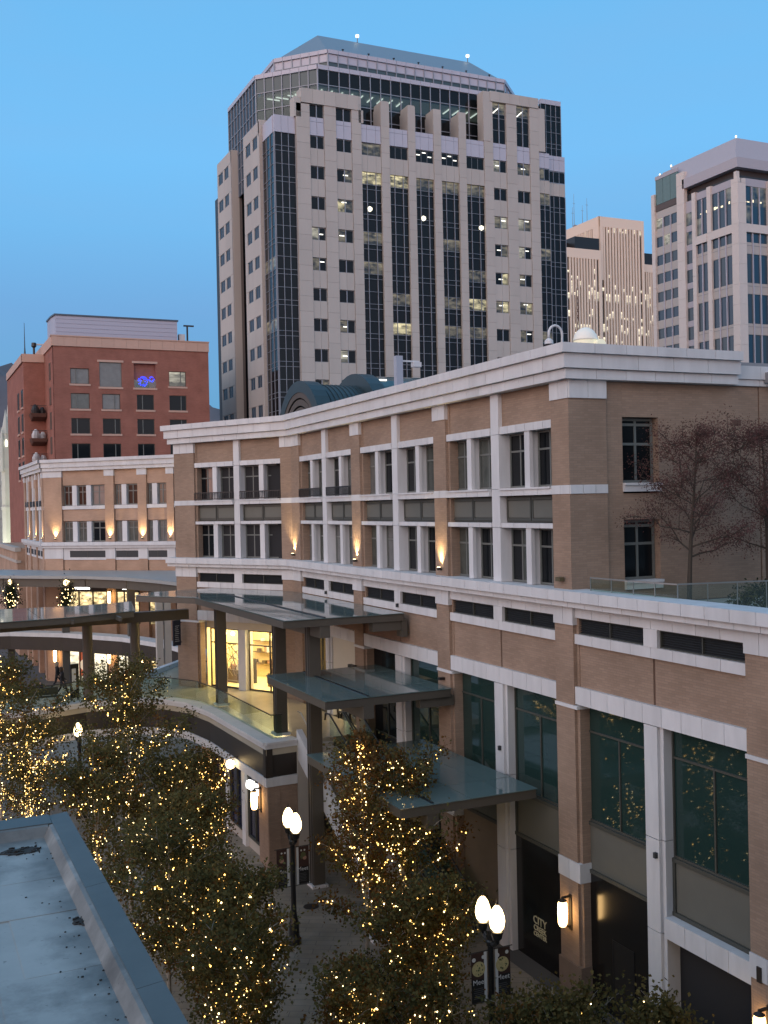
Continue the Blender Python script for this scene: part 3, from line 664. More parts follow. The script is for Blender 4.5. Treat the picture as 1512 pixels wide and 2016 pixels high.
b = MB(); b.box(W, P0 + .1, P0 + .25, 0, .08, 3.9, 4.3); b.obj('card_reader', BRONZED, mall)
for u, z in ((25.0, 5.9), (33.8, 7.3), (42.4, 11.9), (51.0, 11.9)):
    b = MB(); b.box(W, u - .05, u + .05, -.04, .06, z, z + .16); b.obj('wall_socket', LOUVER, mall)
b = MB(); b.box(W, P2 - .1, P2 + .1, .0, .25, 9.3, 9.4); b.obj('camera_bracket', BLACKM, mall)
b = MB(); b.box(W, P3 + .1, P3 + .75, .1, .3, 8.4, 8.75); b.box(W, P3 + .35, P3 + .45, .0, .12, 8.5, 8.6); b.obj('loudspeaker', BLACKM, mall)

# terrace roof, guard rail, trees' bed
b = MB(); b.prism([(20.3, 5), (20.3, 28.9), (40, 28.9), (40, 5)], 12.65, 12.9); b.obj('terrace_floor', CONC, mall)
gr = root('terrace_railing', (20.35, 26, 12.9), 'glass guard rail with slim top rail along the roof terrace edge', 'railing')
poly = [(20.25, 28.3), (20.32, 26.2), (20.5, 24.4), (23.3, 23.8), (26.0, 23.3)]
for (x0, y0), (x1, y1) in zip(poly, poly[1:]):
    L = math.hypot(x1 - x0, y1 - y0); k = max(1, round(L / .85)); F = Fr((x0, y0), (x1 - x0, y1 - y0), (-(y1 - y0), x1 - x0))
    for i in range(k):
        panel('glass_panel', gr, F, L * i / k + .015, L * (i + 1) / k - .015, -.006, .006, 12.92, 13.90, CLEAR)
        b = MB(); b.box(F, L * i / k - .012, L * i / k + .012, -.015, .015, 12.9, 13.92); b.obj('rail_post', METAL, gr)
    b = MB(); b.box(F, 0, L, -.025, .025, 13.92, 13.96); b.obj('top_rail', METAL, gr)

# roof things
b = MB(); pr = root('roof_camera_pole', (21.6, 31.6, 21.5), 'white gooseneck pole holding a dome camera on the cornice corner', 'camera')
pts = [(21.6, 31.6, 21.3)] + [(21.6, 31.6, 22.1)] + [(21.6 - .28 + .28 * math.cos(a), 31.6, 22.35 + .30 * math.sin(a)) for a in [math.pi * k / 8 for k in range(9)]] + [(21.04, 31.6, 22.15)]
b.tube(pts, .045, 8); b.obj('gooseneck_pole', STONE, pr, smooth=True)
b = MB(); b.lathe((21.04, 31.6, 21.98), [(.06, .2), (.15, .12), (.16, 0)], 12); b.obj('camera_housing', STONE, pr)
b = MB(); b.lathe((21.04, 31.6, 21.98), [(.01, -.16), (.08, -.13), (.13, -.05), (.14, 0)], 12); b.obj('camera_dome', BLACKM, pr)
lp = root('roof_light_pole', (28.7, 60, 21.3), 'grey roof light post with a short arm, behind the cornice', 'light pole')
b = MB(); b.cube(28.5, 28.95, 59.8, 60.2, 21.3, 25.75); b.obj('pole', mat('grey painted pole', (.36, .38, .44), .5), lp)
b = MB(); b.cube(28.95, 30.2, 59.95, 60.05, 25.4, 25.5); b.cube(29.7, 30.25, 59.8, 60.2, 25.1, 25.4); b.obj('lamp_arm', STONE, lp)

# barrel roofs over the crossing, behind the cornice
bv = root('barrel_roof', (33, 80, 20), 'blue green ribbed barrel roof with big round gable ends rising behind the cornice', 'roof')
def barrel(x0, x1, r, zc, seg=20, thick=.25, mt=COPPER, nm='vault', yc=80.0):
    b = MB(); A = []
    for x in (x0, x1):
        for rr in (r, r - thick):
            A.append([b.vert((x, yc + rr * math.cos(math.pi * j / seg), zc + rr * math.sin(math.pi * j / seg))) for j in range(seg + 1)])
    o0, i0, o1, i1 = A
    for j in range(seg):
        for P, Q in ((o0, o1), (i1, i0), (i0, o0), (o1, i1)): b.f.append([P[j], P[j + 1], Q[j + 1], Q[j]]); b.m.append(0)
    return b.obj(nm, mt, bv)
barrel(29.3, 30.5, 5.2, 21.3, thick=.9, nm='gable_ring')
barrel(30.5, 34.0, 5.0, 21.2)
for k in range(9): barrel(30.7 + k * .4, 30.78 + k * .4, 5.07, 21.2, thick=.12, nm='seam_rib')
barrel(34.0, 35.2, 5.9, 21.3, thick=1.0, nm='gable_ring')
barrel(35.2, 46, 5.75, 21.3, mt=mat('greenish vault glass', (.05, .11, .12), .15, var=.5, vscale=.5), nm='glass_vault')
RIB = mat('brown ribbed gable', (.085, .07, .06), .7)
for k in range(6):
    barrel(29.35 + k * .06, 29.41 + k * .06, 4.35 - k * .62, 21.3, thick=.50, mt=RIB, nm='gable_rib')
barrel(34.05, 34.15, 4.95, 21.3, thick=4.8, mt=RIB, nm='gable_panel')
b = MB(); b.cube(28, 46, 73.5, 86.5, 15, 21.25); b.obj('vault_base', mat('dark vault base', (.05, .05, .05), .8), bv)
b = MB(); b.cube(35.4, 36.0, 77.4, 77.6, 26.4, 26.55); b.obj('vault_lamp', WHITEL, bv)

dm = root('lit_dome', (56.8, 80, 28), 'cream lit roof dome with a shallow cap glowing above the cornice', 'dome')
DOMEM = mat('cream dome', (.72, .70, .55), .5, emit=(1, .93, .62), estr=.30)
b = MB(); b.lathe((57.2, 80, 28), [(1.08, 0), (1.08, 3.0)], 20); b.obj('drum', DOMEM, dm, smooth=False)
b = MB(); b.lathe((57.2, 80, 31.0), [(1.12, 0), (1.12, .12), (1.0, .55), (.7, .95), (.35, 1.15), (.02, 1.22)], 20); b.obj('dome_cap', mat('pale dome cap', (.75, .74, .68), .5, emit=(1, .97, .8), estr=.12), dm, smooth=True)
b = MB(); b.tube([(57.9, 79.3, 30.4), (57.9, 78.5, 30.5)], [.62, .5], 14); b.obj('round_vent', DOMEM, dm)
# ------------------------------------------------------------------ glass canopies stepping down over the stairs
def clip(poly, a, b2, c):      # keep a*x+b*y<=c
    out = []
    for i in range(len(poly)):
        p, q = poly[i], poly[(i + 1) % len(poly)]; dp = a * p[0] + b2 * p[1] - c; dq = a * q[0] + b2 * q[1] - c
        if dp <= 0: out.append(p)
        if dp * dq < 0:
            t = dp / (dp - dq); out.append((p[0] + t * (q[0] - p[0]), p[1] + t * (q[1] - p[1])))
    return out
def canopy(name, poly, z, label, xs, ys, gutter=None, fas=.34, lights=()):
    r = root(name, (sum(p[0] for p in poly) / len(poly), sum(p[1] for p in poly) / len(poly), z), label, 'canopy')
    for x0, x1 in zip(xs, xs[1:]):
        for k, (y0, y1) in enumerate(zip(ys, ys[1:])):
            q = clip(clip(clip(clip(poly, -1, 0, -(x0 + .012)), 1, 0, x1 - .012), 0, -1, -(y0 + .012)), 0, 1, y1 - .012)
            if len(q) >= 3:
                b = MB(); dz = rng.uniform(-.004, .004); b.prism(q, z - .03 + dz, z + dz); b.obj('glass_panel', CANOPY, r)
    b = MB(); n = len(poly)
    ctr = Vector((sum(p[0] for p in poly) / n, sum(p[1] for p in poly) / n))
    ins = [tuple(Vector(p) + (ctr - Vector(p)).normalized() * .12) for p in poly]
    for i in range(n):
        p, q = Vector(ins[i]), Vector(ins[(i + 1) % n]); d = q - p
        if d.length < .3: continue
        F = Fr(p, d, (-d.y, d.x)); b.box(F, -.02, d.length + .02, -.05, .05, z - fas, z - .05)
    b.obj('edge_beam', BRONZE, r)
    b = MB(); b.prism(ins, z - .12, z - .06); b.obj('soffit', mat('bronze soffit', (.10, .09, .075), .6) if 'bronze soffit' not in bpy.data.materials else bpy.data.materials['bronze soffit'], r)
    if gutter:
        (x0, y0), (x1, y1) = gutter; d = Vector((x1 - x0, y1 - y0)); F = Fr((x0, y0), d, (-d.y, d.x))
        b = MB(); b.box(F, 0, d.length, -.05, .05, z + .004, z + .03); b.obj('gutter', mat('black gutter', (.01, .015, .02), .4) if 'black gutter' not in bpy.data.materials else bpy.data.materials['black gutter'], r)
        b = MB(); b.box(F, -.02, d.length - .1, -.22, .22, z - .85, z - fas); b.obj('girder', BRONZE, r)
    for (x, y) in lights:
        b = MB(); b.lathe((x, y, z - fas - .02), [(.09, 0), (.085, .03)], 10); b.obj('downlight', FLOOD, r)
    return r
cA = canopy('upper_canopy', [(14.4, 41.4), (19.82, 41.3), (19.82, 55.75), (16.9, 61.2), (12.6, 60.4), (11.8, 58.8), (14.2, 55.4)], 11.75, 'large teal glass canopy wrapping the kinked front below the louvres, highest of the three',
    [11.0, 13.2, 14.8, 16.2, 18.0, 20], [41.0, 43.2, 45.2, 47.2, 49.2, 51.2, 53.2, 55.2, 57.2, 59.2, 62], gutter=((16.2, 41.5), (16.2, 56.5)), lights=[(15.2, 44), (15.2, 50), (18.5, 47), (18.5, 53)])
b = MB(); b.box(W, 41.5, 41.9, 0, 1.6, 11.0, 11.42); b.box(W, 41.42, 41.98, 0, .25, 10.7, 11.45); b.obj('canopy_bracket', BRONZE, cA)
cB = canopy('middle_canopy', [(14.4, 37.0), (19.82, 37.1), (19.82, 44.4), (14.45, 44.2)], 9.12, 'teal glass canopy on one square post, middle of the three stepping down to the plaza',
    [14.0, 16.2, 17.4, 18.7, 20], [36.5, 38.8, 40.6, 42.4, 45], gutter=((16.2, 37.1), (16.2, 44.2)), lights=[(15.3, 38.5), (18.2, 38.5), (18.2, 42)])
b = MB(); b.box(W, 37.3, 37.7, 0, 1.5, 8.4, 8.8); b.obj('canopy_bracket', BRONZE, cB)
cC = canopy('lower_canopy', [(14.6, 31.0), (19.82, 31.0), (19.82, 39.8), (14.6, 39.7)], 6.57, 'lowest teal glass canopy, half hidden behind the lit tree beside the black hoarding',
    [14.0, 15.8, 17.2, 18.6, 20], [30.5, 32.8, 35, 37.2, 40], gutter=((15.8, 31.1), (15.8, 39.6)), lights=[(18.7, 32), (17.0, 32.6)])
cD = canopy('bridge_canopy', [(-6, 55.2), (4.5, 55.4), (8.2, 55.9), (11.5, 57.3), (12.5, 63.4), (9.2, 62.3), (5.1, 62.9), (-6, 63)], 11.05, 'long glass canopy with curved edge over the pedestrian bridge at left',
    [-6, -3.5, -1, 1.5, 4, 6.5, 9, 11.2, 13], [55, 57.5, 60, 62, 64])
b = MB()
for (x0, y0), (x1, y1) in zip([(-6, 60.2), (5, 60.3), (9.6, 60.9), (15.2, 61.0)], [(5, 60.3), (9.6, 60.9), (15.2, 61.0)]):
    d = Vector((x1 - x0, y1 - y0)); F = Fr((x0, y0), d, (-d.y, d.x)); b.box(F, -.05, d.length + .05, -.3, .3, 10.05, 10.62)
b.obj('girder', BRONZE, cD)
b = MB()
for x in (-4, -1.6, .8, 3.2, 5.6, 8, 10.4):
    b.hexa([(x - .06, 55.6, 10.7), (x + .06, 55.6, 10.7), (x + .06, 62.4, 10.7), (x - .06, 62.4, 10.7), (x - .06, 55.6, 10.9), (x + .06, 55.6, 10.9), (x + .06, 62.4, 10.9), (x - .06, 62.4, 10.9)])
b.obj('rafter', BRONZE, cD)
for x, y in ((1.5, 58.4), (5.2, 58.2), (8.0, 58.6), (10.4, 59.3), (3.2, 61.5)):
    b = MB(); b.lathe((x, y, 10.66), [(.16, 0), (.15, .03)], 10); b.obj('downlight', FLOOD, cD)
# far curved roof in front of the far block
cE = root('curved_walkway_roof', (14, 98, 10.7), 'pale curved metal roof over the far upper walkway, below the warm lit block', 'canopy')
arc = [(4.0, 104.5), (8.4, 101.6), (12, 97.6), (14.6, 95.2), (17.2, 90.5), (18.8, 84.8), (19.6, 80.5), (24.5, 92), (23.4, 97.0), (13.1, 107.3), (9.5, 112), (3, 112)]
b = MB(); b.prism(arc, 10.55, 10.82); b.obj('roof_sheet', mat('pale walkway roof', (.34, .35, .34), .4, var=.1), cE)
b = MB()
for p, q in zip(arc[:7], arc[1:7]):
    d = Vector(q) - Vector(p); F = Fr(p, d, (-d.y, d.x)); b.box(F, 0, d.length, .3, .6, 9.8, 10.54)
b.obj('edge_beam', BRONZE, cE)
for k, (x, y) in enumerate(((9.2, 102.2), (13.4, 97.6), (18.0, 91.5))):
    b = MB(); b.lathe((x, y - .9, 9.95), [(.05, 0), (.22, .12), (.22, .4), (.05, .5)], 10); b.obj('globe_lamp', GLOBE, cE)
    b = MB(); b.cube(x - .3, x + .3, y - .3, y + .3, .02, 10.5); b.obj('post', BRONZE, cE)

# ------------------------------------------------------------------ upper walkway: deck, bridge, rails, posts
dk = root('upper_walkway', (15, 54, 5.7), 'upper walkway deck with white coping and dark fascia, bridging to the left', 'walkway')
edge = [(16.5, 45.95), (14.9, 45.8), (14.7, 54.6), (14.3, 57.6), (13.4, 59.4), (11.8, 60.5), (9.4, 60.9), (6.7, 59.9), (3.5, 59.5), (-6, 59.4)]
deckp = edge + [(-6, 66), (8, 67.5), (12.5, 67.2), (14.4, 68.8), (17.6, 73.0), (22, 73), (16.6, 66), (19.9, 60), (20.2, 45.95)]
b = MB(); b.prism([(p[0], p[1]) for p in deckp], 5.2, 5.69)
b.obj('deck', mat('cream polished deck', (.46, .41, .31), .22, var=.15, vscale=.7), dk)
def along(pl, fn, off=0):
    for (x0, y0), (x1, y1) in zip(pl, pl[1:]):
        d = Vector((x1 - x0, y1 - y0)); fn(Fr((x0, y0), d, (-d.y, d.x)), d.length)       # N = left of travel = inward
cop = MB(); fas = MB(); wb = MB()
SLOT = []
for (x0, y0), (x1, y1) in zip(edge, edge[1:]):
    d = Vector((x1 - x0, y1 - y0)); F = Fr((x0, y0), d, (d.y, -d.x)); L = d.length      # N = right of travel = walkway interior?
    SLOT.append((F, L))
c0 = Vector((17.5, 52))
def inner(F): 
    m_ = F.O.xy + F.U.xy * .5
    return F
for i, ((x0, y0), (x1, y1)) in enumerate(zip(edge, edge[1:])):
    d = Vector((x1 - x0, y1 - y0)); nl = Vector((d.y, -d.x)).normalized()
    # the deck lies to the right of the travel direction of the edge list
    F = Fr((x0, y0), d, nl); L = d.length
    k = max(1, round(L / 1.6))
    for j in range(k): panel('coping_stone', dk, F, L * j / k + .008, L * (j + 1) / k - .008 + (.0 if j < k - 1 else .02), -.12, .72, 5.694, 5.80 + .002 * (i % 3), STONE)
    fas.box(F, -.02, L + .02, .02 + .003 * i, .3, 4.20, 5.50); wb.box(F, -.03, L + .03, -.03 - .002 * i, .3, 3.78, 4.19)
    cop.box(F, -.04, L + .04, -.06 - .002 * i, .3, 5.505, 5.692)
cop.obj('coping_edge', STONE, dk); fas.obj('fascia', BRONZED, dk); wb.obj('stone_band', STONE, dk)
# shop wall beneath the deck edge
LW = Fr((14.95, 0), (0, 1), (-1, 0))
lw = root('lower_shopfront', (15, 50, 0), 'ground floor shop front under the upper walkway with brick piers, lanterns and dark blue windows', 'shop')
for a, c in ((45.85, 47.3), (55.6, 57.4)): panel('brick_pier', lw, LW, a, c, -.6, -.03, 0, 3.775, BRICK)
NAVY = mat('dark navy window poster', (.012, .016, .05), .15, var=.6, vscale=1.4)
for a, c in ((47.31, 49.6), (50.2, 52.6), (53.0, 55.59)):
    o = panel('shop_window', lw, LW, a, c, -.5, -.30, .5, 3.77, NAVY)
    b = MB(); b.box(LW, a, a + .07, -.3, -.2, .5, 3.77); b.box(LW, c - .07, c, -.3, -.2, .5, 3.77); b.box(LW, a + .072, c - .072, -.3, -.202, .5, .58); b.box(LW, (a + c) / 2 - .03, (a + c) / 2 + .03, -.3, -.21, .582, 3.76); b.obj('window_frame', OLIVED, o)
for a, c in ((49.62, 50.18), (52.62, 52.98)): panel('stone_pier', lw, LW, a, c, -.5, -.08, 0, 3.77, STONE)
b = MB(); b.box(LW, 47.31, 55.59, -.5, -.25, 0, .49); b.obj('stall_riser', CONCB, lw)
FW = Fr((0, 45.88), (1, 0), (0, -1))
panel('brick_wall', lw, FW, 14.96, 16.4, -.5, -.02, 0, 3.77, BRICK); panel('stone_wall', lw, FW, 16.42, 16.9, -.5, .02, 0, 5.4, CONCB)
panel('white_band', lw, FW, 14.9, 16.4, -.3, .05, 3.78, 4.18, STONE)
lantern(lw, LW, 46.9, -.03, 3.0, 80, .85); lantern(lw, LW, 56.4, -.03, 2.65, 70, .85)
gl_ = MB()
for k in range(5):
    gl_.lathe(LW.p(48.9 - k * .36, -.1, 3.0 + .02 * (k % 2)), [(.03, 0), (.17, .05), (.19, .2), (.16, .36), (.03, .42)], 8)
gl_.obj('glowing_letters', SIGNW, lw)
so = root('sconce_lamp', (14.6, 50, 4.1), 'round warm globe lamp on a bracket under the walkway fascia', 'lamp')
b = MB(); b.lathe((14.45, 50, 4.0), [(.02, -.24), (.17, -.17), (.24, 0), (.17, .17), (.02, .24)], 14); b.obj('globe', GLOBE, so, smooth=True)
b = MB(); b.tube([(14.95, 50, 4.3), (14.45, 50, 4.32), (14.45, 50, 4.22)], .03, 6); b.obj('bracket', BRONZED, so)
# glass rails
rl = root('walkway_railing', (15, 52, 5.8), 'frameless glass balustrade with dark handrail along the curved walkway edge', 'railing')
rail = [(15.9, 46.45), (15.4, 46.5), (15.25, 54.8), (14.85, 57.9), (13.8, 59.9), (12.0, 61.0), (9.4, 61.45), (6.4, 60.45), (3.3, 60.0), (-6, 59.9)]
for (x0, y0), (x1, y1) in zip(rail, rail[1:]):
    d = Vector((x1 - x0, y1 - y0)); F = Fr((x0, y0), d, (d.y, -d.x)); L = d.length; k = max(1, round(L / 1.35))
    for j in range(k): panel('glass_panel', rl, F, L * j / k + .012, L * (j + 1) / k - .012, -.008, .008, 5.80, 6.86, CLEAR)
    b = MB(); b.box(F, -.02, L + .02, -.03, .03, 6.865, 6.91); b.obj('handrail', BRONZED, rl)
# square posts carrying the upper canopy and round posts of the bridge canopy
def sqpost(x, y, z0, z1, label, wd=.52):
    r = root('square_post', (x, y, z0), label, 'post', 'canopy posts')
    b = MB(); b.cube(x - wd / 2, x + wd / 2, y - wd / 2, y + wd / 2, z0 + .12, z1); b.obj('shaft', BRONZE, r)
    b = MB(); b.cube(x - wd / 2 - .1, x + wd / 2 + .1, y - wd / 2 - .1, y + wd / 2 + .1, z0, z0 + .118); b.obj('base', STONE, r)
    for s in (-1, 1):
        b = MB(); b.cube(x - wd / 2 - .02, x - wd / 2 - .002, y + s * .14 - .05, y + s * .14 + .05, z0 + .13, z1 - .02); b.obj('flange', BRONZED, r)
sqpost(15.75, 55.9, 5.80, 11.4, 'bronze square post on the deck edge in front of the lit boutique')
sqpost(16.1, 47.2, 5.80, 11.4, 'bronze square post at the near corner of the upper walkway')
sqpost(16.2, 43.0, .01, 11.4, 'tall bronze square post rising from the plaza through the middle canopy')
sqpost(16.2, 36.6, .01, 6.2, 'bronze square post under the lowest canopy behind the lit tree')
for x, y, lb in ((9.55, 61.1, 'round bronze post of the bridge canopy left of the stair-side gap'), (12.3, 61.6, 'round bronze post of the bridge canopy nearest the brick corner pier')):
    r = root('round_post', (x, y, 5.7), lb, 'post', 'bridge canopy posts')
    b = MB(); b.lathe((x, y, 5.7), [(.28, 0), (.28, 4.4)], 18); b.obj('shaft', BRONZE, r, smooth=False)
    b = MB(); b.lathe((x, y, 10.1), [(.2, 0), (.2, .3)], 12); b.obj('collar', BRONZED, r)
# curb and pair of posts at the far edge of the walkway
b = MB()
for (x0, y0), (x1, y1) in (((12.5, 67.2), (14.4, 68.8)), ((14.4, 68.8), (17.6, 73.0))):
    d = Vector((x1 - x0, y1 - y0)); F = Fr((x0, y0), d, (-d.y, d.x)); b.box(F, 0, d.length, -.3, .1, 5.69, 5.98)
b.obj('far_curb', STONE, dk)
r = root('twin_post', (16.9, 72.8, 5.7), 'pair of slim beige posts on the far kerb behind the brick corner pier', 'post')
for dx in (-.28, .28):
    b = MB(); b.cube(16.4 + dx - .22, 16.4 + dx + .22, 72.2, 72.6, 5.7, 10.6); b.obj('shaft', CONCB, r)

# stairs and escalators under the canopies
st = root('stairs', (17.2, 41, 0), 'stone stairs with white stringer going down under the glass canopies', 'stairs')
n_ = 34
for k in range(n_):
    z1 = 5.69 * (1 - (k + 1) / (n_ + 1)); y1 = 45.9 - k * .31
    panel('step', st, Fr((0, 0), (0, 1), (-1, 0)), y1 - .31, y1 - .004, -18.1, -16.75, max(0.01, z1 - .35), z1, CONCB)
b = MB()
b.hexa([(16.45, 46, 4.9), (16.72, 46, 4.9), (16.72, 35.2, -.5), (16.45, 35.2, -.5), (16.45, 46, 6.2), (16.72, 46, 6.2), (16.72, 35.2, .5), (16.45, 35.2, .5)]); b.obj('stringer', STONE, st)
b = MB(); b.tube([(16.6, 46.2, 7.0), (16.6, 45.8, 7.0), (16.6, 35.4, 1.4)], .03, 6); b.obj('handrail', METAL, st)
for k in range(2):
    x0 = 18.25 + k * .82
    r = root('escalator', (x0 + .35, 41, 0), ['escalator with glass sides next to the stairs', 'escalator with glass sides against the shop windows'][k], 'escalator', 'escalators under the canopies')
    b = MB(); b.hexa([(x0, 46.6, 4.6), (x0 + .74, 46.6, 4.6), (x0 + .74, 34.6, -.3), (x0, 34.6, -.3), (x0, 46.6, 5.69), (x0 + .74, 46.6, 5.69), (x0 + .74, 34.6, .05), (x0, 34.6, .05)]); b.obj('truss', METAL, r)
    for s in (0, .70):
        b = MB(); b.hexa([(x0 + s, 46.4, 5.7), (x0 + s + .02, 46.4, 5.7), (x0 + s + .02, 34.8, .1), (x0 + s, 34.8, .1), (x0 + s, 46.4, 6.6), (x0 + s + .02, 46.4, 6.6), (x0 + s + .02, 34.8, 1.0), (x0 + s, 34.8, 1.0)]); b.obj('glass_side', CLEAR, r)
        b = MB(); b.tube([(x0 + s, 47.0, 6.3), (x0 + s, 46.9, 6.62), (x0 + s, 46.4, 6.66), (x0 + s, 34.8, 1.06), (x0 + s, 34.3, 1.0), (x0 + s, 34.2, .7)], .045, 6); b.obj('handrail', BLACKM, r)

# ------------------------------------------------------------------ flat roof in the near left corner
fb = root('near_flat_roof', (0, 12, 9.7), 'low building with pale membrane roof and grey metal parapet in the near left corner', 'building')
def membrane():
    M = mat('pale roof membrane', (.36, .365, .345), .55, var=.18, vscale=.9, bump=.1, bscale=6); t = M.node_tree; b = t.nodes['Principled BSDF']
    src = b.inputs['Base Color'].links[0].from_socket
    g = t.nodes.new('ShaderNodeNewGeometry'); n = t.nodes.new('ShaderNodeTexNoise'); n.inputs['Scale'].default_value = .42; n.inputs['Detail'].default_value = 8; n.inputs['Roughness'].default_value = .7
    t.links.new(g.outputs['Position'], n.inputs[0]); r = t.nodes.new('ShaderNodeMapRange'); r.inputs[1].default_value = .50; r.inputs[2].default_value = .68; r.inputs[3].default_value = 1; r.inputs[4].default_value = .50; t.links.new(n.outputs[0], r.inputs[0])
    n2 = t.nodes.new('ShaderNodeTexNoise'); n2.inputs['Scale'].default_value = 9; n2.inputs['Detail'].default_value = 4; t.links.new(g.outputs['Position'], n2.inputs[0])
    r2 = t.nodes.new('ShaderNodeMapRange'); r2.inputs[1].default_value = .68; r2.inputs[2].default_value = .76; r2.inputs[3].default_value = 1; r2.inputs[4].default_value = .5; t.links.new(n2.outputs[0], r2.inputs[0])
    mm = t.nodes.new('ShaderNodeMath'); mm.operation = 'MULTIPLY'; t.links.new(r.outputs[0], mm.inputs[0]); t.links.new(r2.outputs[0], mm.inputs[1])
    # darker towards the upstands, with a ragged edge
    sx = t.nodes.new('ShaderNodeSeparateXYZ'); t.links.new(g.outputs['Position'], sx.inputs[0])
    ex = t.nodes.new('ShaderNodeMapRange'); ex.inputs[1].default_value = 1.5; ex.inputs[2].default_value = 2.6; t.links.new(sx.outputs['X'], ex.inputs[0])
    ey = t.nodes.new('ShaderNodeMapRange'); ey.inputs[1].default_value = 20.6; ey.inputs[2].default_value = 22.9; t.links.new(sx.outputs['Y'], ey.inputs[0])
    mxe = t.nodes.new('ShaderNodeMath'); mxe.operation = 'MAXIMUM'; t.links.new(ex.outputs[0], mxe.inputs[0]); t.links.new(ey.outputs[0], mxe.inputs[1])
    n3 = t.nodes.new('ShaderNodeTexNoise'); n3.inputs['Scale'].default_value = 1.3; n3.inputs['Detail'].default_value = 7; t.links.new(g.outputs['Position'], n3.inputs[0])
    de = t.nodes.new('ShaderNodeMath'); de.operation = 'MULTIPLY'; t.links.new(mxe.outputs[0], de.inputs[0]); t.links.new(n3.outputs[0], de.inputs[1])
    dr_ = t.nodes.new('ShaderNodeMapRange'); dr_.inputs[1].default_value = .18; dr_.inputs[2].default_value = .50; dr_.inputs[3].default_value = 1; dr_.inputs[4].default_value = .48; t.links.new(de.outputs[0], dr_.inputs[0])
    m3 = t.nodes.new('ShaderNodeMath'); m3.operation = 'MULTIPLY'; t.links.new(mm.outputs[0], m3.inputs[0]); t.links.new(dr_.outputs[0], m3.inputs[1]); mm = m3
    s = t.nodes.new('ShaderNodeVectorMath'); s.operation = 'SCALE'; t.links.new(src, s.inputs[0]); t.links.new(mm.outputs[0], s.inputs['Scale']); t.links.new(s.outputs[0], b.inputs['Base Color'])
    return M
MEMB = membrane()
PARA = mat('grey metal coping', (.085, .092, .088), .45, var=.25, vscale=1.2, bump=.04)
b = MB(); b.cube(-9, 3.1, -4, 23.45, 0.02, 9.6); b.obj('walls', BRICK, fb)
# overlapping membrane sheets with welded laps
ys = [-4, 3.2, 6.1, 9.0, 11.6, 13.9, 16.0, 18.4, 20.2, 22.95]
for k, (y0, y1) in enumerate(zip(ys, ys[1:])):
    xo = 1.35 + .25 * math.sin(k * 2.4)
    b = MB(); b.hexa([(-9, y0 - .06, 9.62), (xo, y0 - .06, 9.62), (xo, y1, 9.62), (-9, y1, 9.62), (-9, y0 - .06, 9.728 + .006 * (k % 2)), (xo, y0 - .06, 9.728 + .006 * (k % 2)), (xo, y1, 9.72), (-9, y1, 9.72)]); b.obj('membrane_sheet', MEMB, fb)
    b = MB(); b.hexa([(xo - .07, y0 - .05, 9.63), (2.78, y0 - .05, 9.63), (2.78, y1, 9.63), (xo - .07, y1, 9.63), (xo - .07, y0 - .05, 9.738 + .006 * (k % 2)), (2.78, y0 - .05, 9.738 + .006 * (k % 2)), (2.78, y1, 9.734), (xo - .07, y1, 9.734)]); b.obj('membrane_sheet', MEMB, fb)
b = MB(); b.hexa([(2.58, -4, 9.72), (2.8, -4, 9.72), (2.8, 22.9, 9.72), (2.58, 22.9, 9.72), (2.72, -4, 9.93), (2.8, -4, 9.95), (2.8, 22.9, 9.95), (2.72, 22.9, 9.93)]); b.obj('upstand', MEMB, fb)
b = MB(); b.hexa([(-9, 22.72, 9.72), (2.7, 22.72, 9.72), (2.7, 22.95, 9.72), (-9, 22.95, 9.72), (-9, 22.86, 9.92), (2.7, 22.86, 9.92), (2.7, 22.95, 9.94), (-9, 22.95, 9.94)]); b.obj('upstand', MEMB, fb)
yy = [-4, 1.5, 6.4, 10.2, 14.4, 18.7, 23.5]
for y0, y1 in zip(yy, yy[1:]):
    b = MB(); b.hexa([(2.79, y0 + .006, 9.6), (3.16, y0 + .006, 9.6), (3.16, y1 - .006, 9.6), (2.79, y1 - .006, 9.6), (2.79, y0 + .006, 9.96), (3.16, y0 + .006, 10.0), (3.16, y1 - .006, 10.0), (2.79, y1 - .006, 9.96)]); b.obj('parapet_coping', PARA, fb)
for x0, x1 in ((-9, -5), (-5, -1), (-1, 2.788)):
    b = MB(); b.hexa([(x0 + .006, 22.94, 9.6), (x1 - .006, 22.94, 9.6), (x1 - .006, 23.5, 9.6), (x0 + .006, 23.5, 9.6), (x0 + .006, 22.94, 9.955), (x1 - .006, 22.94, 9.955), (x1 - .006, 23.5, 9.99), (x0 + .006, 23.5, 9.99)]); b.obj('parapet_coping', PARA, fb)
DEB = mat('dark wet leaf litter', (.035, .03, .025), .8, var=.5, vscale=30)
def debris(cx, cy, rx, ry, n, label, seed):
    q = random.Random(seed); b = MB()
    pts = [(cx + rx * math.cos(a) * (1 + .22 * q.uniform(-1, 1)), cy + ry * math.sin(a) * (1 + .3 * q.uniform(-1, 1))) for a in [2 * math.pi * k / 22 for k in range(22)]]
    b.prism(pts, 9.73, 9.752)
    for k in range(n):
        a = q.uniform(0, 6.28); rr = q.uniform(0, 1.25); x = cx + rx * rr * math.cos(a); y = cy + ry * rr * math.sin(a); s = q.uniform(.012, .035)
        b.hexa([(x - s, y - s, 9.74), (x + s, y - s * .6, 9.74), (x + s * .8, y + s, 9.74), (x - s, y + s * .7, 9.74), (x - s, y - s, 9.76 + q.uniform(0, .02)), (x + s, y - s * .6, 9.76 + q.uniform(0, .02)), (x + s * .8, y + s, 9.765), (x - s, y + s * .7, 9.765)])
    tag(b.obj('leaf_debris', DEB), label, 'debris', 'leaf litter on the near roof')
debris(2.05, 22.0, .36, .22, 40, 'dark patch of wet leaf litter near the far corner of the flat roof', 1)
q = random.Random(8); b = MB()
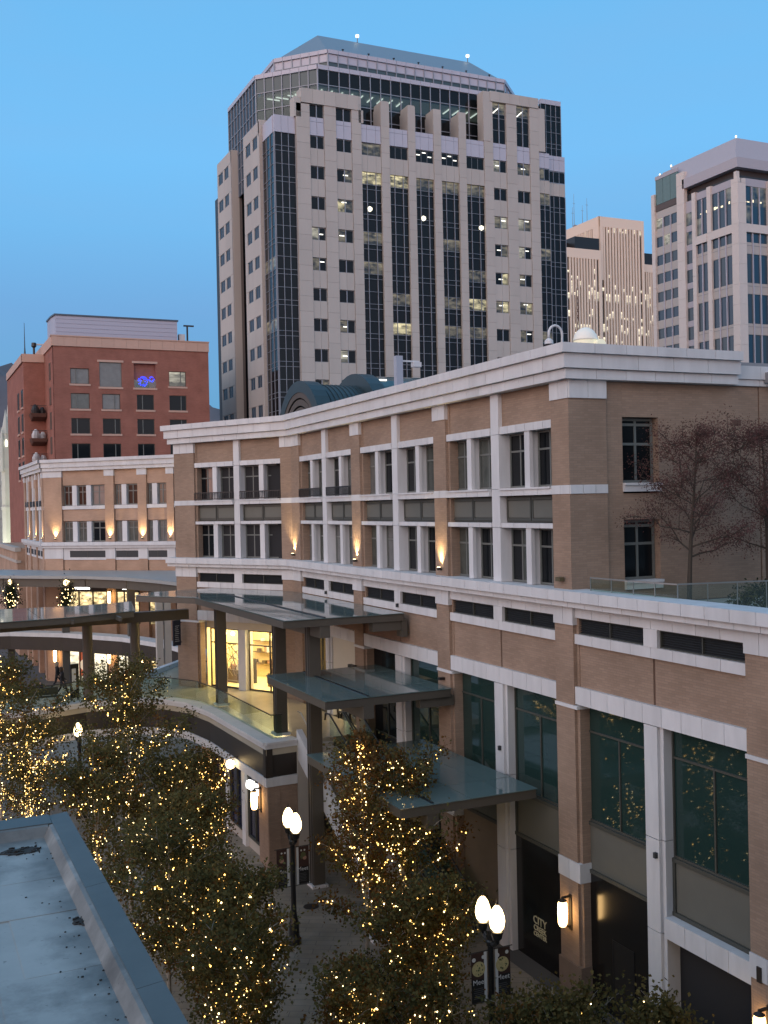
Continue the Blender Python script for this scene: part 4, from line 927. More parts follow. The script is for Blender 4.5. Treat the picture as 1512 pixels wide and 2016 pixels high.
for k in range(70):
    x = 2.62 - abs(q.gauss(0, .28)); y = q.uniform(11.5, 17.4) if k < 50 else q.uniform(17.4, 22.6); s = q.uniform(.006, .019)
    b.hexa([(x - s, y - s, 9.735), (x + s, y - s * .6, 9.735), (x + s * .8, y + s, 9.735), (x - s, y + s * .7, 9.735), (x - s, y - s, 9.75), (x + s, y - s * .6, 9.752), (x + s * .8, y + s, 9.75), (x - s, y + s * .7, 9.75)])
tag(b.obj('roof_grit', DEB), 'loose dark leaf bits and grit strewn along the roof upstand', 'debris', None, 'stuff')
debris(2.62, 17.75, .19, .16, 14, 'dark wet leaf clump lying against the roof upstand', 2)
# ------------------------------------------------------------------ warm lit far block of the mall
pk = root('far_block', (16, 104, 0), 'peach lit brick block of three storeys with white cornice at left, beyond the bridge', 'building')
PA = Vector((13.05, 107.8)); PD = Vector((.7041, -.7101)); PF = Fr(PA, PD, (-.7101, -.7041))
PS = Fr((13.0, 107.8), (0, 1), (-1, 0))
PL = 17.0
def pk_panel(nm, fr, u0, u1, n0, n1, z0, z1, mt): return panel(nm, pk, fr, u0, u1, n0, n1, z0, z1, mt)
b = MB(); b.prism([(13.5, 108.0), (24.6, 96.8), (34, 106), (34, 126), (13.6, 126)], .1, 21.3); b.obj('core', BRICKP, pk)
for fr, L, nm in ((PF, PL, 'f'), (PS, 17, 's')):
    for n, z0, z1 in ((.28, 20.40, 20.72), (.42, 20.73, 21.2), (.58, 21.21, 21.52)):
        o = pk_panel('cornice', fr, -n * .7, L, -.5, n - .02, z0, z1, JOINT); bandpanels(o, fr, -n * .7 if nm == 'f' else -n * .6, L, -.48, n, z0, z1, 1.5)
    o = pk_panel('ledge', fr, -.2, L, -.5, .42, 13.20, 13.5, JOINT); bandpanels(o, fr, -.25, L, -.48, .45, 13.18, 13.52, 1.5)
    pk_panel('ledge', fr, -.2, L, -.5, .28, 12.95, 13.17, STONE)
    pk_panel('band', fr, 0, L, -.45, .02, 16.66, 17.0, STONE); pk_panel('frieze', fr, 0, L, -.4, .0, 11.8, 12.94, STONE)
pil = [(0, 2.1), (7.05, 8.05), (10.7, 11.65), (13.85, 14.6)]
for u0, u1 in pil:
    pk_panel('pilaster', PF, u0, u1, -.4, .08, 13.53, 19.78, BRICKP); pk_panel('capital', PF, u0 - .04, u1 + .04, -.4, .12, 19.79, 20.39, STONE)
    pk_panel('pilaster', PF, u0, u1, -.4, .06, 0, 11.9, BRICKP); pk_panel('capital', PF, u0 - .04, u1 + .04, -.4, .1, 11.91, 12.94, STONE)
for a, c, n in ((2.15, 7.0, 3), (8.1, 10.65, 2), (11.7, 13.8, 2), (14.65, 16.9, 2)):
    pk_panel('wall', PF, a, c, -.45, -.08, 18.98, 20.39, BRICKP); pk_panel('wall', PF, a, c, -.45, -.08, 15.54, 16.64, BRICKP); pk_panel('wall', PF, a, c, -.45, -.08, 9.5, 11.78, BRICKP)
    wd = (c - a) / n
    for k in range(n):
        for z0 in (17.02, 13.55):
            q = random.Random(int(k * 7 + z0 + a * 3)); m1 = q.choice([CURT2, CURT, GLASS, CURT])
            window(pk, PF, a + wd * k + .06, a + wd * (k + 1) - .5 * (k < n - 1) - .05, -.28, z0, z0 + 1.93, 2, [1.3], FRAME, [m1], t=.1)
            if k < n - 1: pk_panel('window_pier', PF, a + wd * (k + 1) - .50, a + wd * (k + 1) + .02, -.4, -.02, z0, z0 + 1.93, STONE)
for a, c in ((2.9, 6.95), (8.15, 10.6), (11.75, 13.75)):
    o = pk_panel('louver', PF, a, c, -.1, .03, 12.05, 12.68, LOUVER); b = MB(); b.box(PF, (a + c) / 2 - .02, (a + c) / 2 + .02, .03, .05, 12.05, 12.68); b.obj('louver_mullion', OLIVED, o)
for u in (1.35, 7.6, 11.2, 14.2): uplight(PF, u, .08, 13.9, 700, pk)
# its left side: two narrow bays of windows with balconets
for a, c in ((.1, 1.3), (5.6, 6.6), (11.4, 12.4), (15.8, 17)): 
    pk_panel('pilaster', PS, a, c, -.4, .08, 13.53, 19.78, BRICKP); pk_panel('capital', PS, a, c, -.4, .12, 19.79, 20.39, STONE); pk_panel('pilaster', PS, a, c, -.4, .06, 0, 12.94, BRICKP)
for a, c in ((1.35, 5.55), (6.65, 11.35), (12.45, 15.75)):
    uc = (a + c) / 2
    pk_panel('wall', PS, a, c, -.45, -.08, 18.98, 20.39, BRICKP); pk_panel('spandrel', PS, a, c, -.45, -.1, 15.6, 16.6, OLIVE); pk_panel('column', PS, uc - .35, uc + .35, -.4, .05, 13.53, 20.39, STONE); pk_panel('wall', PS, a, c, -.45, -.08, 9.5, 11.9, BRICKP)
    for h0, h1 in ((a + .1, uc - .4), (uc + .4, c - .1)):
        for z0 in (17.02, 13.55): window(pk, PS, h0, h1, -.28, z0, z0 + 1.93, 2, [1.3], STONE, [CURT2, CURT], t=.14)
        pk_panel('balcony_rail', PS, h0, h1, .06, .1, 17.05, 17.6, BLACKM); pk_panel('louver', PS, h0, h1, -.1, .03, 12.05, 12.6, LOUVER)
for u in (.7, 6.1, 11.9): uplight(PS, u, .08, 13.9, 500, pk)
# upper far shops: black fascia, lit windows, pale glowing sign
def shop(parent, fr, a, c, z0, z1, zs, lit, n=.15, sign=None, mull=3):
    pk_panel('shop_fascia', fr, a, c, n - .3, n, zs, z1, BLACKM)
    o = pk_panel('shop_window', fr, a, c, n - .4, n - .25, z0, zs - .01, lit)
    for k in range(mull + 1):
        u = a + (c - a) * k / mull; panel('shop_mullion', o, fr, u - .05, u + .05, n - .245, n - .1, z0, zs - .012, BRONZED)
    if sign:
        u0, u1, zz0, zz1 = sign; b = MB(); q = random.Random(int(u0 * 10)); u = u0
        while u < u1 - .1:
            wdt = q.uniform(.16, .3); b.box(fr, u, min(u + wdt, u1), n + .01, n + .07, zz0, zz1 - q.choice([0, 0, .12])); u += wdt + .05
        b.obj('sign_letters', SIGNW, o)
shop(pk, PF, 2.2, 7.0, 5.75, 9.75, 8.75, LITS, sign=(3.5, 5.2, 8.98, 9.6)); shop(pk, PF, 8.1, 10.6, 5.75, 9.75, 8.75, LITS, sign=(8.9, 9.9, 9.0, 9.5))
shop(pk, PF, 11.7, 13.8, 5.75, 9.75, 8.75, LITS)
shop(pk, PF, 2.2, 6.9, .02, 4.1, 3.15, LITSW, sign=(4.6, 6.6, 3.4, 3.9)); shop(pk, PF, 8.1, 10.6, .02, 4.1, 3.1, LITSW); shop(pk, PF, 11.7, 14, .02, 4.1, 3.1, LITS)
b = MB(); b.lathe(PF.p(4.1, .25, 3.62), [(.02, -.34), (.3, -.2), (.34, 0), (.3, .2), (.02, .34)], 14); b.obj('round_sign', SIGNW, pk)
DISC = MB(); DISC.tube([PF.p(4.3, -.02, 1.7), PF.p(4.3, .02, 1.7)], .55, 24); DISC.obj('round_window_poster', mat('cream poster disc', (.6, .5, .4), .5, emit=(1, .8, .55), estr=.5), pk)
pk_panel('red_window_poster', PF, 3.6, 5.0, -.07, -.05, .6, 3.0, mat('red window poster', (.4, .08, .04), .5, emit=(1, .25, .1), estr=.25))
put_text('MIC', .62, SIGNW, pk, PF, 13.0, .2, 3.4)
LN = mat('amber street lantern', (.8, .6, .3), .4)
lantern(pk, PF, 1.2, .1, 2.6, 60, 1.3); lantern(pk, PF, 7.4, .1, 2.6, 60, 1.2); lantern(pk, PF, 11.1, .1, 2.6, 40, 1.2); lantern(pk, PF, 7.55, .1, 8.3, 40, 1.2)
# second-storey deck edge of the far block (white slab, dark fascia)
b = MB()
fe = [(2, 104.0), (9.0, 101.0), (13.0, 97.2), (17.0, 91.0), (19.3, 84.0), (20.2, 76)]
for p, q in zip(fe, fe[1:]):
    d = Vector(q) - Vector(p); F = Fr(p, d, (-d.y, d.x)); b.box(F, -.05, d.length + .05, 0, 1.5, 5.35, 5.72)
dd = root('far_deck', (14, 97, 5.5), 'far upper walkway edge with white slab and dark fascia in front of the peach block', 'walkway')
b.obj('slab_edge', STONE, dd)
b = MB()
for p, q in zip(fe, fe[1:]):
    d = Vector(q) - Vector(p); F = Fr(p, d, (-d.y, d.x)); b.box(F, -.05, d.length + .05, .1, 1.2, 4.15, 5.34)
b.obj('fascia', BRONZED, dd)
# low brick wing further along the street and a grey office beyond
lwg = root('low_brick_wing', (11.5, 135, 0), 'low warm brick wing with pale bands at far left, beside the white spires', 'building')
F = Fr((12.4, 128), (0, 1), (-1, 0))
b = MB(); b.box(F, 0, 26, -8, 0, .1, 12.4); b.obj('wall', BRICKP, lwg)
for z0, z1, n in ((12.0, 12.5, .25), (10.7, 11.0, .12), (8.6, 8.9, .12)): panel('band', lwg, F, -.1, 26, -.4, n, z0, z1, CONCB)
for k in range(6): window(lwg, F, 1.5 + k * 4, 4 + k * 4, .02, 5.6, 8.4, 2, [1.8], FRAME, [CURT], t=.12)
fo = root('grey_office', (6, 230, 0), 'grey office block with dark window rows at the far left edge', 'building')
F = Fr((0, 230), (1, 0), (0, -1))
b = MB(); b.cube(2, 22.2, 230.3, 250, .1, 33); b.obj('wall', mat('grey office wall', (.30, .31, .35), .7), fo)
for k in range(9):
    z = 4 + k * 3.2; panel('window_band', fo, F, 2.5, 21.5, -.4, .02, z, z + 1.8, GLASSB)

# ------------------------------------------------------------------ white temple spires
sp = root('temple_towers', (18, 190, 0), 'pale floodlit granite towers with pointed pinnacles at the far left', 'church')
TEMP = mat('pale floodlit granite', (.56, .58, .52), .7, var=.12, vscale=.6)
def spire(x, y, r, zt, ztop):
    b = MB(); b.prism([(x + r * math.cos(a), y + r * math.sin(a)) for a in [math.pi / 8 + math.pi / 4 * k for k in range(8)]], .1, zt); b.obj('tower_shaft', TEMP, sp)
    for z in (zt * .32, zt * .62, zt * .86):
        b = MB(); b.prism([(x + r * 1.12 * math.cos(a), y + r * 1.12 * math.sin(a)) for a in [math.pi / 8 + math.pi / 4 * k for k in range(8)]], z, z + .5); b.obj('string_course', TEMP, sp)
    for k in range(4):
        a = math.pi / 4 + math.pi / 2 * k; px, py = x + r * 1.0 * math.cos(a), y + r * 1.0 * math.sin(a)
        b = MB(); b.lathe((px, py, zt - 4), [(.32, 0), (.3, 4.2), (.36, 4.4), (.02, 7.5)], 8); b.obj('pinnacle', TEMP, sp)
    b = MB(); b.lathe((x, y, zt), [(r * .72, 0), (r * .7, 2.2), (r * .78, 2.4), (.02, ztop - zt)], 8); b.obj('spire_cap', TEMP, sp)
    b = MB(); b.lathe((x, y - r * .75, zt + .2), [(.2, 0), (.25, .8), (.1, 1.2)], 8); b.obj('spire_lamp', glow('spire flood', (1, .93, .75), 2.0, False) if 'spire flood' not in bpy.data.materials else bpy.data.materials['spire flood'], sp)
spire(17.0, 190, .95, 27.5, 34.0); spire(18.3, 191.5, 1.0, 31.5, 37.5); spire(19.3, 188, 1.15, 31.0, 39.5); spire(16.9, 205, 1.0, 25, 31)
for y in (184,):
    spot(sp, (16.2, 180, .5), (18.2, 190, 14), 9000, 50, col=(.95, 1.0, .72), radius=.4)
    spot(sp, (13.5, 186, .5), (18.2, 190, 22), 9000, 50, col=(1.0, .95, .8), radius=.4)

# ------------------------------------------------------------------ red brick apartment block
rd = root('red_apartment_block', (28, 145, 0), 'red brick apartment block with grey rooftop plant room, left of the tall tower', 'building')
RF = Fr((0, 140), (1, 0), (0, -1)); RS = Fr((18.43, 140), (0, 1), (-1, 0))
RX0, RX1 = 18.43, 38.63
PINK = mat('pink concrete coping', (.55, .36, .28), .7, var=.08)
b = MB(); b.cube(RX0 + .3, RX1, 140.5, 160, .1, 37.0); b.obj('core', BRICKR, rd)
cols = [(20.5, 22.85), (24.45, 26.75), (28.9, 31.15), (33.2, 35.5)]
rows = [23.2, 26.45, 29.65, 32.85]
ZW = 2.0
def rwal(x0, x1, z0, z1): panel('brick_wall', rd, RF, x0, x1, -.5, 0, z0, z1, BRICKR)
opens = {}
for ci, (x0, x1) in enumerate(cols):
    for ri, z in enumerate([16.8, 20.0] + rows):
        opens[(ci, ri)] = [x0, x1, z, z + ZW]
opens[(1, 5)] = [24.15, 27.0, 32.55, 35.75]; opens[(2, 5)] = [28.6, 31.45, 32.55, 35.75]
for ci in range(4):
    xs = [RX0] if ci == 0 else [(cols[ci - 1][1] + cols[ci][0]) / 2]; xa = xs[0]; xb = RX1 if ci == 3 else (cols[ci][1] + cols[ci + 1][0]) / 2
    zc = .1
    for ri in range(6):
        x0, x1, z0, z1 = opens[(ci, ri)]
        rwal(xa, xb, zc, z0); rwal(xa, x0, z0, z1); rwal(x1, xb, z0, z1); zc = z1
        if (ci, ri) == (2, 5):
            bl = root('recessed_balcony_things', (30, 139, 32.6), 'dark balcony chairs wrapped in glowing blue string lights on the red block', 'balcony furniture')
            b = MB(); b.cube(28.9, 30.6, 140.3, 141.3, 32.6, 33.3); b.cube(28.9, 29.3, 140.9, 141.3, 33.31, 33.8); b.cube(30.2, 30.6, 140.9, 141.3, 33.31, 33.9); b.obj('chair', BLACKM, bl)
            b = MB(); q = random.Random(5)
            for k in range(60):
                a = q.uniform(0, 6.28); e = q.uniform(-1, 1); rr = .62 if k < 44 else .33; cx, cz = (29.75, 33.4) if k < 44 else (30.9, 33.7)
                b.lathe((cx + rr * math.cos(a) * math.sqrt(1 - e * e), 140.1 + .3 * rr * math.sin(a), cz + rr * e), [(.01, -.09), (.09, 0), (.01, .09)], 5)
            b.obj('blue_lights', glow('blue string light', (.03, .05, 1.0), 3.0), bl)
            b = MB(); b.box(RF, x0, x1, -1.6, -1.5, z0, z1); b.box(RF, x0, x0 + .05, -1.5, -.5, z0, z1); b.obj('balcony_recess', mat('dark balcony recess', (.05, .035, .03), .8), rd)
            window(rd, RF, x0 + .2, x1 - .1, -1.45, z0, z0 + 2.2, 2, [], FRAME, [CURT, GLASS], t=.1); panel('balcony_glass', rd, RF, x0, x1, -.05, -.03, z0 + .02, z0 + 1.05, CLEAR)
        elif (ci, ri) == (1, 5): window(rd, RF, x0, x1, -.15, z0, z1, 1, [], FRAME, [CURT2], t=.1)
        else:
            g = {(0, 5): CURT2, (3, 5): LIT3, (0, 4): CURT, (1, 4): CURT2}.get((ci, ri), GLASS)
            o = window(rd, RF, x0, x1, -.2, z0, z1, 1, [], OLIVED, [g], t=.08); s = (x0 + .75) if ci in (0, 2) else x1 - .7
            panel('casement_frame', o, RF, s - .05, s + .05, -.2, -.1, z0 + .08, z1 - .08, FRAME)
        panel('sill', rd, RF, x0 - .15, x1 + .15, -.3, .1, z0 - .25, z0 - .004, PINK)
        if ri == 5 and ci in (1, 2): panel('lintel', rd, RF, x0 - .25, x1 + .25, -.3, .1, z1 + .004, z1 + .28, PINK)
    rwal(xa, xb, zc, 37.6)
bandpanels(panel('coping', rd, RF, RX0 - .2, RX1 + .05, -.5, .1, 37.61, 38.8, PINK), RF, RX0 - .22, RX1 + .06, -.4, .16, 37.61, 38.82, 1.6, mt=PINK, name='coping_panel')
panel('coping', rd, RF, RX0 - .3, RX1 + .1, -.6, .25, 38.83, 38.98, PINK)
panel('side_wall', rd, RS, .01, 20, -.5, 0, .1, 37.6, BRICKR); panel('side_coping', rd, RS, -.2, 20, -.5, .16, 37.61, 38.98, PINK)
for z in (24.0, 27.2, 30.4, 33.6): window(rd, RS, 2.6, 3.9, .02, z, z + 2.2, 1, [], OLIVED, [BRICKD], t=.1)
# set-back left wing with balconies
b = MB(); b.cube(15.75, 18.42, 149.0, 172, .1, 36.6); b.obj('left_wing', BRICKR, rd)
WF = Fr((0, 149), (1, 0), (0, -1)); WS = Fr((15.75, 149), (0, 1), (-1, 0))
panel('coping', rd, WF, 15.55, 18.42, -.4, .15, 36.62, 37.7, PINK); panel('coping', rd, WS, -.1, 22, -.4, .2, 36.625, 37.7, PINK)
for z in (21.0, 24.2, 27.4, 30.7):
    for u in (1.2, 6.0): 
        o = window(rd, WS, u, u + 1.8, .03, z, z + 2.4, 1, [], OLIVED, [GLASS], t=.1); panel('sill', rd, WS, u - .2, u + 2.0, -.2, .15, z - .25, z - .004, PINK)
for k, z in enumerate((20.1, 23.2, 26.3, 29.6)):
    b = MB(); b.hexa([(16.6, 147.0, z - .45), (18.3, 147.0, z - .45), (18.3, 149, z - .9), (16.6, 149, z - .9), (16.3, 146.8, z), (18.35, 146.8, z), (18.35, 149, z), (16.3, 149, z)]); o = b.obj('balcony', mat('brown balcony slab', (.12, .06, .045), .7) if k == 0 else bpy.data.materials['brown balcony slab'], rd)
    b = MB()
    for j in range(12): b.cube(16.35 + j * .17, 16.38 + j * .17, 146.85, 146.9, z, z + 1.0)
    b.cube(16.33, 18.35, 146.83, 146.92, z + 1.0, z + 1.06); b.obj('balcony_rail', BLACKM, o)
    t = root('balcony_cushion_chair', (17, 147.8, z), ['pale covered furniture on the lowest visible balcony of the red block', 'white sheet-covered chair on the red block balcony', 'heap of pale cushions on the red block second balcony from top', 'dark planter on the top balcony of the red block'][k], 'furniture', None)
    b = MB(); b.lathe((17.0, 147.7, z), [(.5, 0), (.55, .5), (.35, 1.0), (.12, 1.25)], 9); b.lathe((17.9, 147.8, z), [(.4, 0), (.42, .5), (.2, .9)], 9); b.obj('cover', [BLACKM, STONE, STONE, BLACKM][k] if k not in (0,) else CONC, t)
# rooftop plant room
pr_ = [(19.0, 141.4), (34.8, 141.4), (34.8, 150), (20.2, 150.2), (18.7, 147.0), (18.75, 143.6)]
b = MB(); b.prism(pr_, 38.6, 41.75); b.obj('plant_room', mat('lavender grey cladding', (.42, .42, .50), .45, metal=.1), rd)
for k in range(5): panel('cladding_rib', rd, Fr((0, 141.4), (1, 0), (0, -1)), 19.02, 34.78, 0, .03, 39.1 + k * .55, 39.14 + k * .55, mat('cladding joint', (.30, .30, .38), .5) if k == 0 else bpy.data.materials['cladding joint'])
b = MB(); b.prism([(18.85, 141.25), (34.95, 141.25), (34.95, 150.1), (20.1, 150.3), (18.55, 147.0), (18.6, 143.5)], 41.76, 41.95); b.obj('plant_room_edge', mat('dark roof edge', (.06, .09, .13), .4), rd)
ac = root('roof_unit', (35.8, 143, 38.9), 'small white rooftop vent and dark stand at the right end of the red block roof', 'vent')
b = MB(); b.cube(35.2, 36.0, 142, 142.8, 38.9, 40.2); b.obj('vent_box', STONE, ac)
b = MB(); b.cube(36.3, 36.5, 142.2, 142.4, 38.9, 41.3); b.cube(35.9, 37.3, 142.2, 142.4, 41.3, 41.5); b.obj('stand', BLACKM, ac)
an = root('antenna_mast', (16.9, 165, 36), 'thin dark antenna mast behind the left wing of the red block', 'antenna')
b = MB(); b.lathe((17.7, 165, 36), [(.3, 0), (.2, 3.2), (.08, 5.0), (.03, 8.6)], 8); b.obj('mast', mat('dark blue mast', (.04, .08, .12), .5), an)
hr = root('roof_handrail', (18.0, 150, 37.7), 'white pipe with a dark fan head on the red block left wing roof', 'pipe')
b = MB(); b.cube(17.6, 20.6, 152, 152.2, 39.4, 39.6); b.obj('pipe', STONE, hr); b = MB(); b.lathe((17.5, 152, 37.7), [(.15, 0), (.15, 1.3), (.35, 1.5), (.3, 2.0)], 8); b.obj('fan_head', BLACKM, hr)

# ------------------------------------------------------------------ the tall granite tower
tw = root('tall_granite_tower', (67, 140, 0), 'tall beige granite office tower with glass crown and hipped blue grey roof', 'building')
TF = Fr((0, 130), (1, 0), (0, -1)); TL = Fr((44.8, 0), (0, 1), (-1, 0))
tr_ = random.Random(11)
b = MB(); b.cube(48.4, 85.4, 130.55, 163, .1, 67.2); b.cube(46.6, 90.4, 132.6, 163, .1, 65); b.obj('core', mat('tower dark core', (.02, .022, .026), .5), tw)
def lit(p=.3):
    q = tr_.random()
    if q > p: return GLASS
    return tr_.choice([LIT2, LIT2, LIT1, LIT3])
def clight(parent, fr, u, z, w_=.8, n=.03):
    panel('ceiling_light', parent, fr, u - w_ / 2, u + w_ / 2, n - .02, n, z, z + .13, WHITEL)
piers = [(48.25, 50.15), (52.16, 53.86), (56.09, 57.49), (60.38, 61.63), (64.42, 65.56), (68.35, 69.54), (72.31, 73.49), (76.40, 77.85), (80.07, 81.81), (84.0, 85.54)]
for i, (a, c) in enumerate(piers):
    top = [69.1, 71.1, 71.1, 70.9, 70.9, 71.0, 71.1, 73.3, 73.3, 73.3][i]
    z = 24.0
    while z < top - .1:
        z1 = min(z + 2.0, top)
        if i < 9 or True: panel('granite_panel', tw, TF, a + .012, c - .012, -.5, .0, z + .012, z1 - .012, GRANITE)
        z = z1
    panel('pier_core', tw, TF, a + .03, c - .03, -.55, -.03, 24, top - .05, GRANJ)
WZ = [63.45 - 4 * k for k in range(11)]                     # window sills
c_cols = [(50.17, 52.14), (53.88, 56.07), (77.87, 80.05), (81.83, 83.98)]
for a, c in c_cols:
    for k, z in enumerate(WZ):
        if z < 24: break
        p1, p2 = lit(.45), lit(.35)
        o = window(tw, TF, a, c, -.32, z, z + 1.68, 2, [], ALUD, lambda i, j, p1=p1, p2=p2: p1 if i == 0 else p2, t=.07)
        panel('mullion', o, TF, (a + c) / 2 - .06, (a + c) / 2 + .06, -.3, -.16, z, z + 1.68, ALU)
        if p1 is not GLASS or p2 is not GLASS: clight(o, TF, (a + c) / 2 + tr_.uniform(-.5, .5), z + tr_.uniform(.7, 1.4), .7, -.3)
        if k > 0:
            for h0, h1 in ((a, (a + c) / 2), ((a + c) / 2, c)): panel('granite_panel', tw, TF, h0 + .012, h1 - .012, -.5, -.08, z + 1.70, z + 3.98, GRANITE)
    panel('pier_core', tw, TF, a, c, -.6, -.4, 24, 63.4, GRANJ)
    # pale spandrel and top windows
    for h0, h1 in ((a, (a + c) / 2), ((a + c) / 2, c)):
        panel('pale_spandrel', tw, TF, h0 + .02, h1 - .02, -.5, -.10, 65.15, 66.9, SPAND); panel('pale_spandrel', tw, TF, h0 + .02, h1 - .02, -.5, -.10, 66.94, 67.5, SPAND)
    zt = 69.2 if a < 60 else 73.3
    o = window(tw, TF, a, c, -.32, 67.52, zt, 2, [] if a < 60 else [1.9, 3.6, 4.2], ALUD, [GLASS] if a < 60 else (lambda i, j: LIT2 if j == 3 else GLASS), t=.06)
    panel('mullion', o, TF, (a + c) / 2 - .06, (a + c) / 2 + .06, -.3, -.16, 67.52, zt, ALU)
    if a > 60:
        b = MB(); b.tube([TF.p(a + .2, -.28, zt - 1.5), TF.p(a + 1.2, -.28, zt - .6)], .07, 5); b.obj('light_strip', WHITEL, o)
# capped blocks over the outer bays
for a, c, z0, z1 in ((48.95, 57.1, 69.22, 71.1), (77.46, 85.5, 73.32, 74.75)):
    k = 5
    for i in range(k): panel('granite_cap', tw, TF, a + (c - a) * i / k + .01, a + (c - a) * (i + 1) / k - .01, -1.6, .10, z0, z1, GRANITE)
panel('granite_cap', tw, TF, 48.0, 48.94, -1.6, .0, 67.3, 69.9, GRANITE); panel('granite_cap', tw, TF, 57.12, 57.8, -1.6, .0, 67.6, 69.3, GRANITE); panel('granite_cap', tw, TF, 85.52, 86.6, -1.5, .0, 67.2, 73.4, GRANITE); panel('granite_cap', tw, TF, 76.3, 77.44, -1.6, .05, 67.6, 74.6, GRANITE)
for a, c in piers[3:7]: panel('granite_pylon', tw, TF, a, c, -3.0, .02, 67.6, 70.3, GRANITE); panel('granite_pylon', tw, TF, a + .12, c - .12, -2.9, -.02, 70.302, 71.0, GRANITE)
# five tall glass strips
gs = [(57.51, 60.36), (61.65, 64.40), (65.58, 68.33), (69.56, 72.29), (73.51, 76.38)]
for gi, (a, c) in enumerate(gs):
    w3 = [(a, a + (c - a) * .27), (a + (c - a) * .27, a + (c - a) * .73), (a + (c - a) * .73, c)]
    for h0, h1 in w3:
        panel('pale_spandrel', tw, TF, h0 + .015, h1 - .015, -.5, -.10, 65.15, 66.9, SPAND); panel('pale_spandrel', tw, TF, h0 + .015, h1 - .015, -.5, -.10, 66.93, 67.5, SPAND)
        panel('granite_panel', tw, TF, h0 + .012, h1 - .012, -.5, -.08, 61.22, 63.40, GRANITE)
    o = window(tw, TF, a, c, -.32, 63.45, 65.1, 3, [], ALUD, [lit(.4)], t=.05)
    if gi in (2, 3):
        for k, (du, dz) in enumerate(((.45, .9), (1.35, 1.25), (2.2, .75))): clight(o, TF, a + du, 63.5 + dz, .55, -.28)
    bay = MB()
    for u in (w3[0][1], w3[1][1]): bay.box(TF, u - .035, u + .035, -.42, -.20, 24, 61.2)
    z = 61.2; zs = []
    while z > 25:
        for h in (1.65, .65, 1.70):
            zs.append((z - h, z, h)); z -= h
    for z0, z1, h in zs: bay.box(TF, a, c, -.42, -.24, z0 - .022, z0 + .022)
    o = bay.obj('curtain_wall_frame', ALU, tw)
    for z0, z1, h in zs:
        first = abs(z1 - 61.2) < .01
        if first: mt_ = [LIT1, LIT1, LIT2, LIT2, LIT2][gi]
        elif abs(h - 1.65) < .01: mt_ = tr_.choice([GLASS] * 7 + [LIT2, LIT2, LIT1] if z1 < 56 else [GLASS])
        else: mt_ = GLASS
        panel('pane', o, TF, a, c, -.50, -.38, z0 + .02, z1 - .02, mt_)
    if gi in (0, 2, 4):
        b = MB(); b.lathe(TF.p(a + (1.1 if gi < 4 else 2.3), -.3, 56.3 - .25 * gi), [(.02, -.36), (.3, -.2), (.36, 0), (.3, .2), (.02, .36)], 12); b.obj('round_ceiling_light', glow('globe in office', (1, .92, .7), 2.6, False) if 'globe in office' not in bpy.data.materials else bpy.data.materials['globe in office'], o)
# corner glass bays
def corner_glass(fr, u0, u1, n, ztop, nx, nm='corner_glass', seed=1, par=tw, zb=24):
    q = random.Random(seed); b = MB(); dx = (u1 - u0) / nx
    zs = []; z = ztop
    while z > zb + 1:
        for h in (1.65, .65, 1.70): zs.append((z - h, z)); z -= h
    zs = [(max(a_, zb), c_) for a_, c_ in zs if c_ > zb + .1]
    for i in range(nx + 1): b.box(fr, u0 + dx * i - .035, u0 + dx * i + .035, n, n + .12, zb, ztop)
    for z0, z1 in zs: b.box(fr, u0, u1, n, n + .09, z0 - .022, z0 + .022)
    o = b.obj('curtain_wall_frame', ALU, par)
    for k, (z0, z1) in enumerate(zs):
        panel('pane', o, fr, u0, u1, n - .1, n + .02, z0 + .03, z1 - .03, q.choice([GLASS] * 6 + [LIT2]) if k % 3 == 0 else GLASS)
    return o
corner_glass(TF, 45.4, 48.22, -.55, 65.05, 3, seed=4); corner_glass(Fr((45.35, 130.6), (0, 1), (-1, 0)), 0, 4.4, 0, 65.05, 3, seed=5)
corner_glass(TF, 85.6, 87.4, -.35, 61.2, 2, seed=6); corner_glass(TF, 87.45, 90.45, -.9, 61.2, 3, seed=7)
for a, c, n in ((85.6, 87.4, -.3), (87.45, 90.45, -.85)):
    k = 2 if c < 88 else 3
    for i in range(k):
        h0, h1 = a + (c - a) * i / k, a + (c - a) * (i + 1) / k
        panel('pale_spandrel', tw, TF, h0 + .02, h1 - .02, n - .5, n + .1, 64.9, 66.5, SPAND); panel('pale_spandrel', tw, TF, h0 + .02, h1 - .02, n - .5, n + .1, 66.54, 67.1, SPAND); panel('granite_panel', tw, TF, h0 + .012, h1 - .012, n - .5, n + .06, 61.25, 63.1, GRANITE)
    window(tw, TF, a, c, n, 63.15, 64.85, k, [], ALU, [GLASS, GLASS, LIT2], t=.07)
for i in range(3): panel('pale_spandrel', tw, TF, 45.35 + i * .96, 46.28 + i * .96, -1.0, -.38, 65.1, 67.3, SPAND)
b = MB(); b.box(Fr((45.3, 130.9), (0, 1), (-1, 0)), 0, 4.0, -.4, .05, 65.1, 67.3); b.obj('pale_spandrel', SPAND, tw)
corner_glass(TF, 86.62, 90.1, -1.15, 74.6, 4, seed=8, zb=67.2); corner_glass(Fr((90.12, 131.2), (0, 1), (1, 0)), 0, 6, 0, 74.6, 5, seed=10, zb=67.2)
for i in range(4): panel('crown_fascia', tw, TF, 86.62 + i * .87, 87.47 + i * .87, -1.6, -.95, 74.62, 75.3, SPAND)
b = MB(); b.cube(86.7, 90.0, 131.4, 138, 66, 74.58); b.obj('corner_core', GLASS, tw)
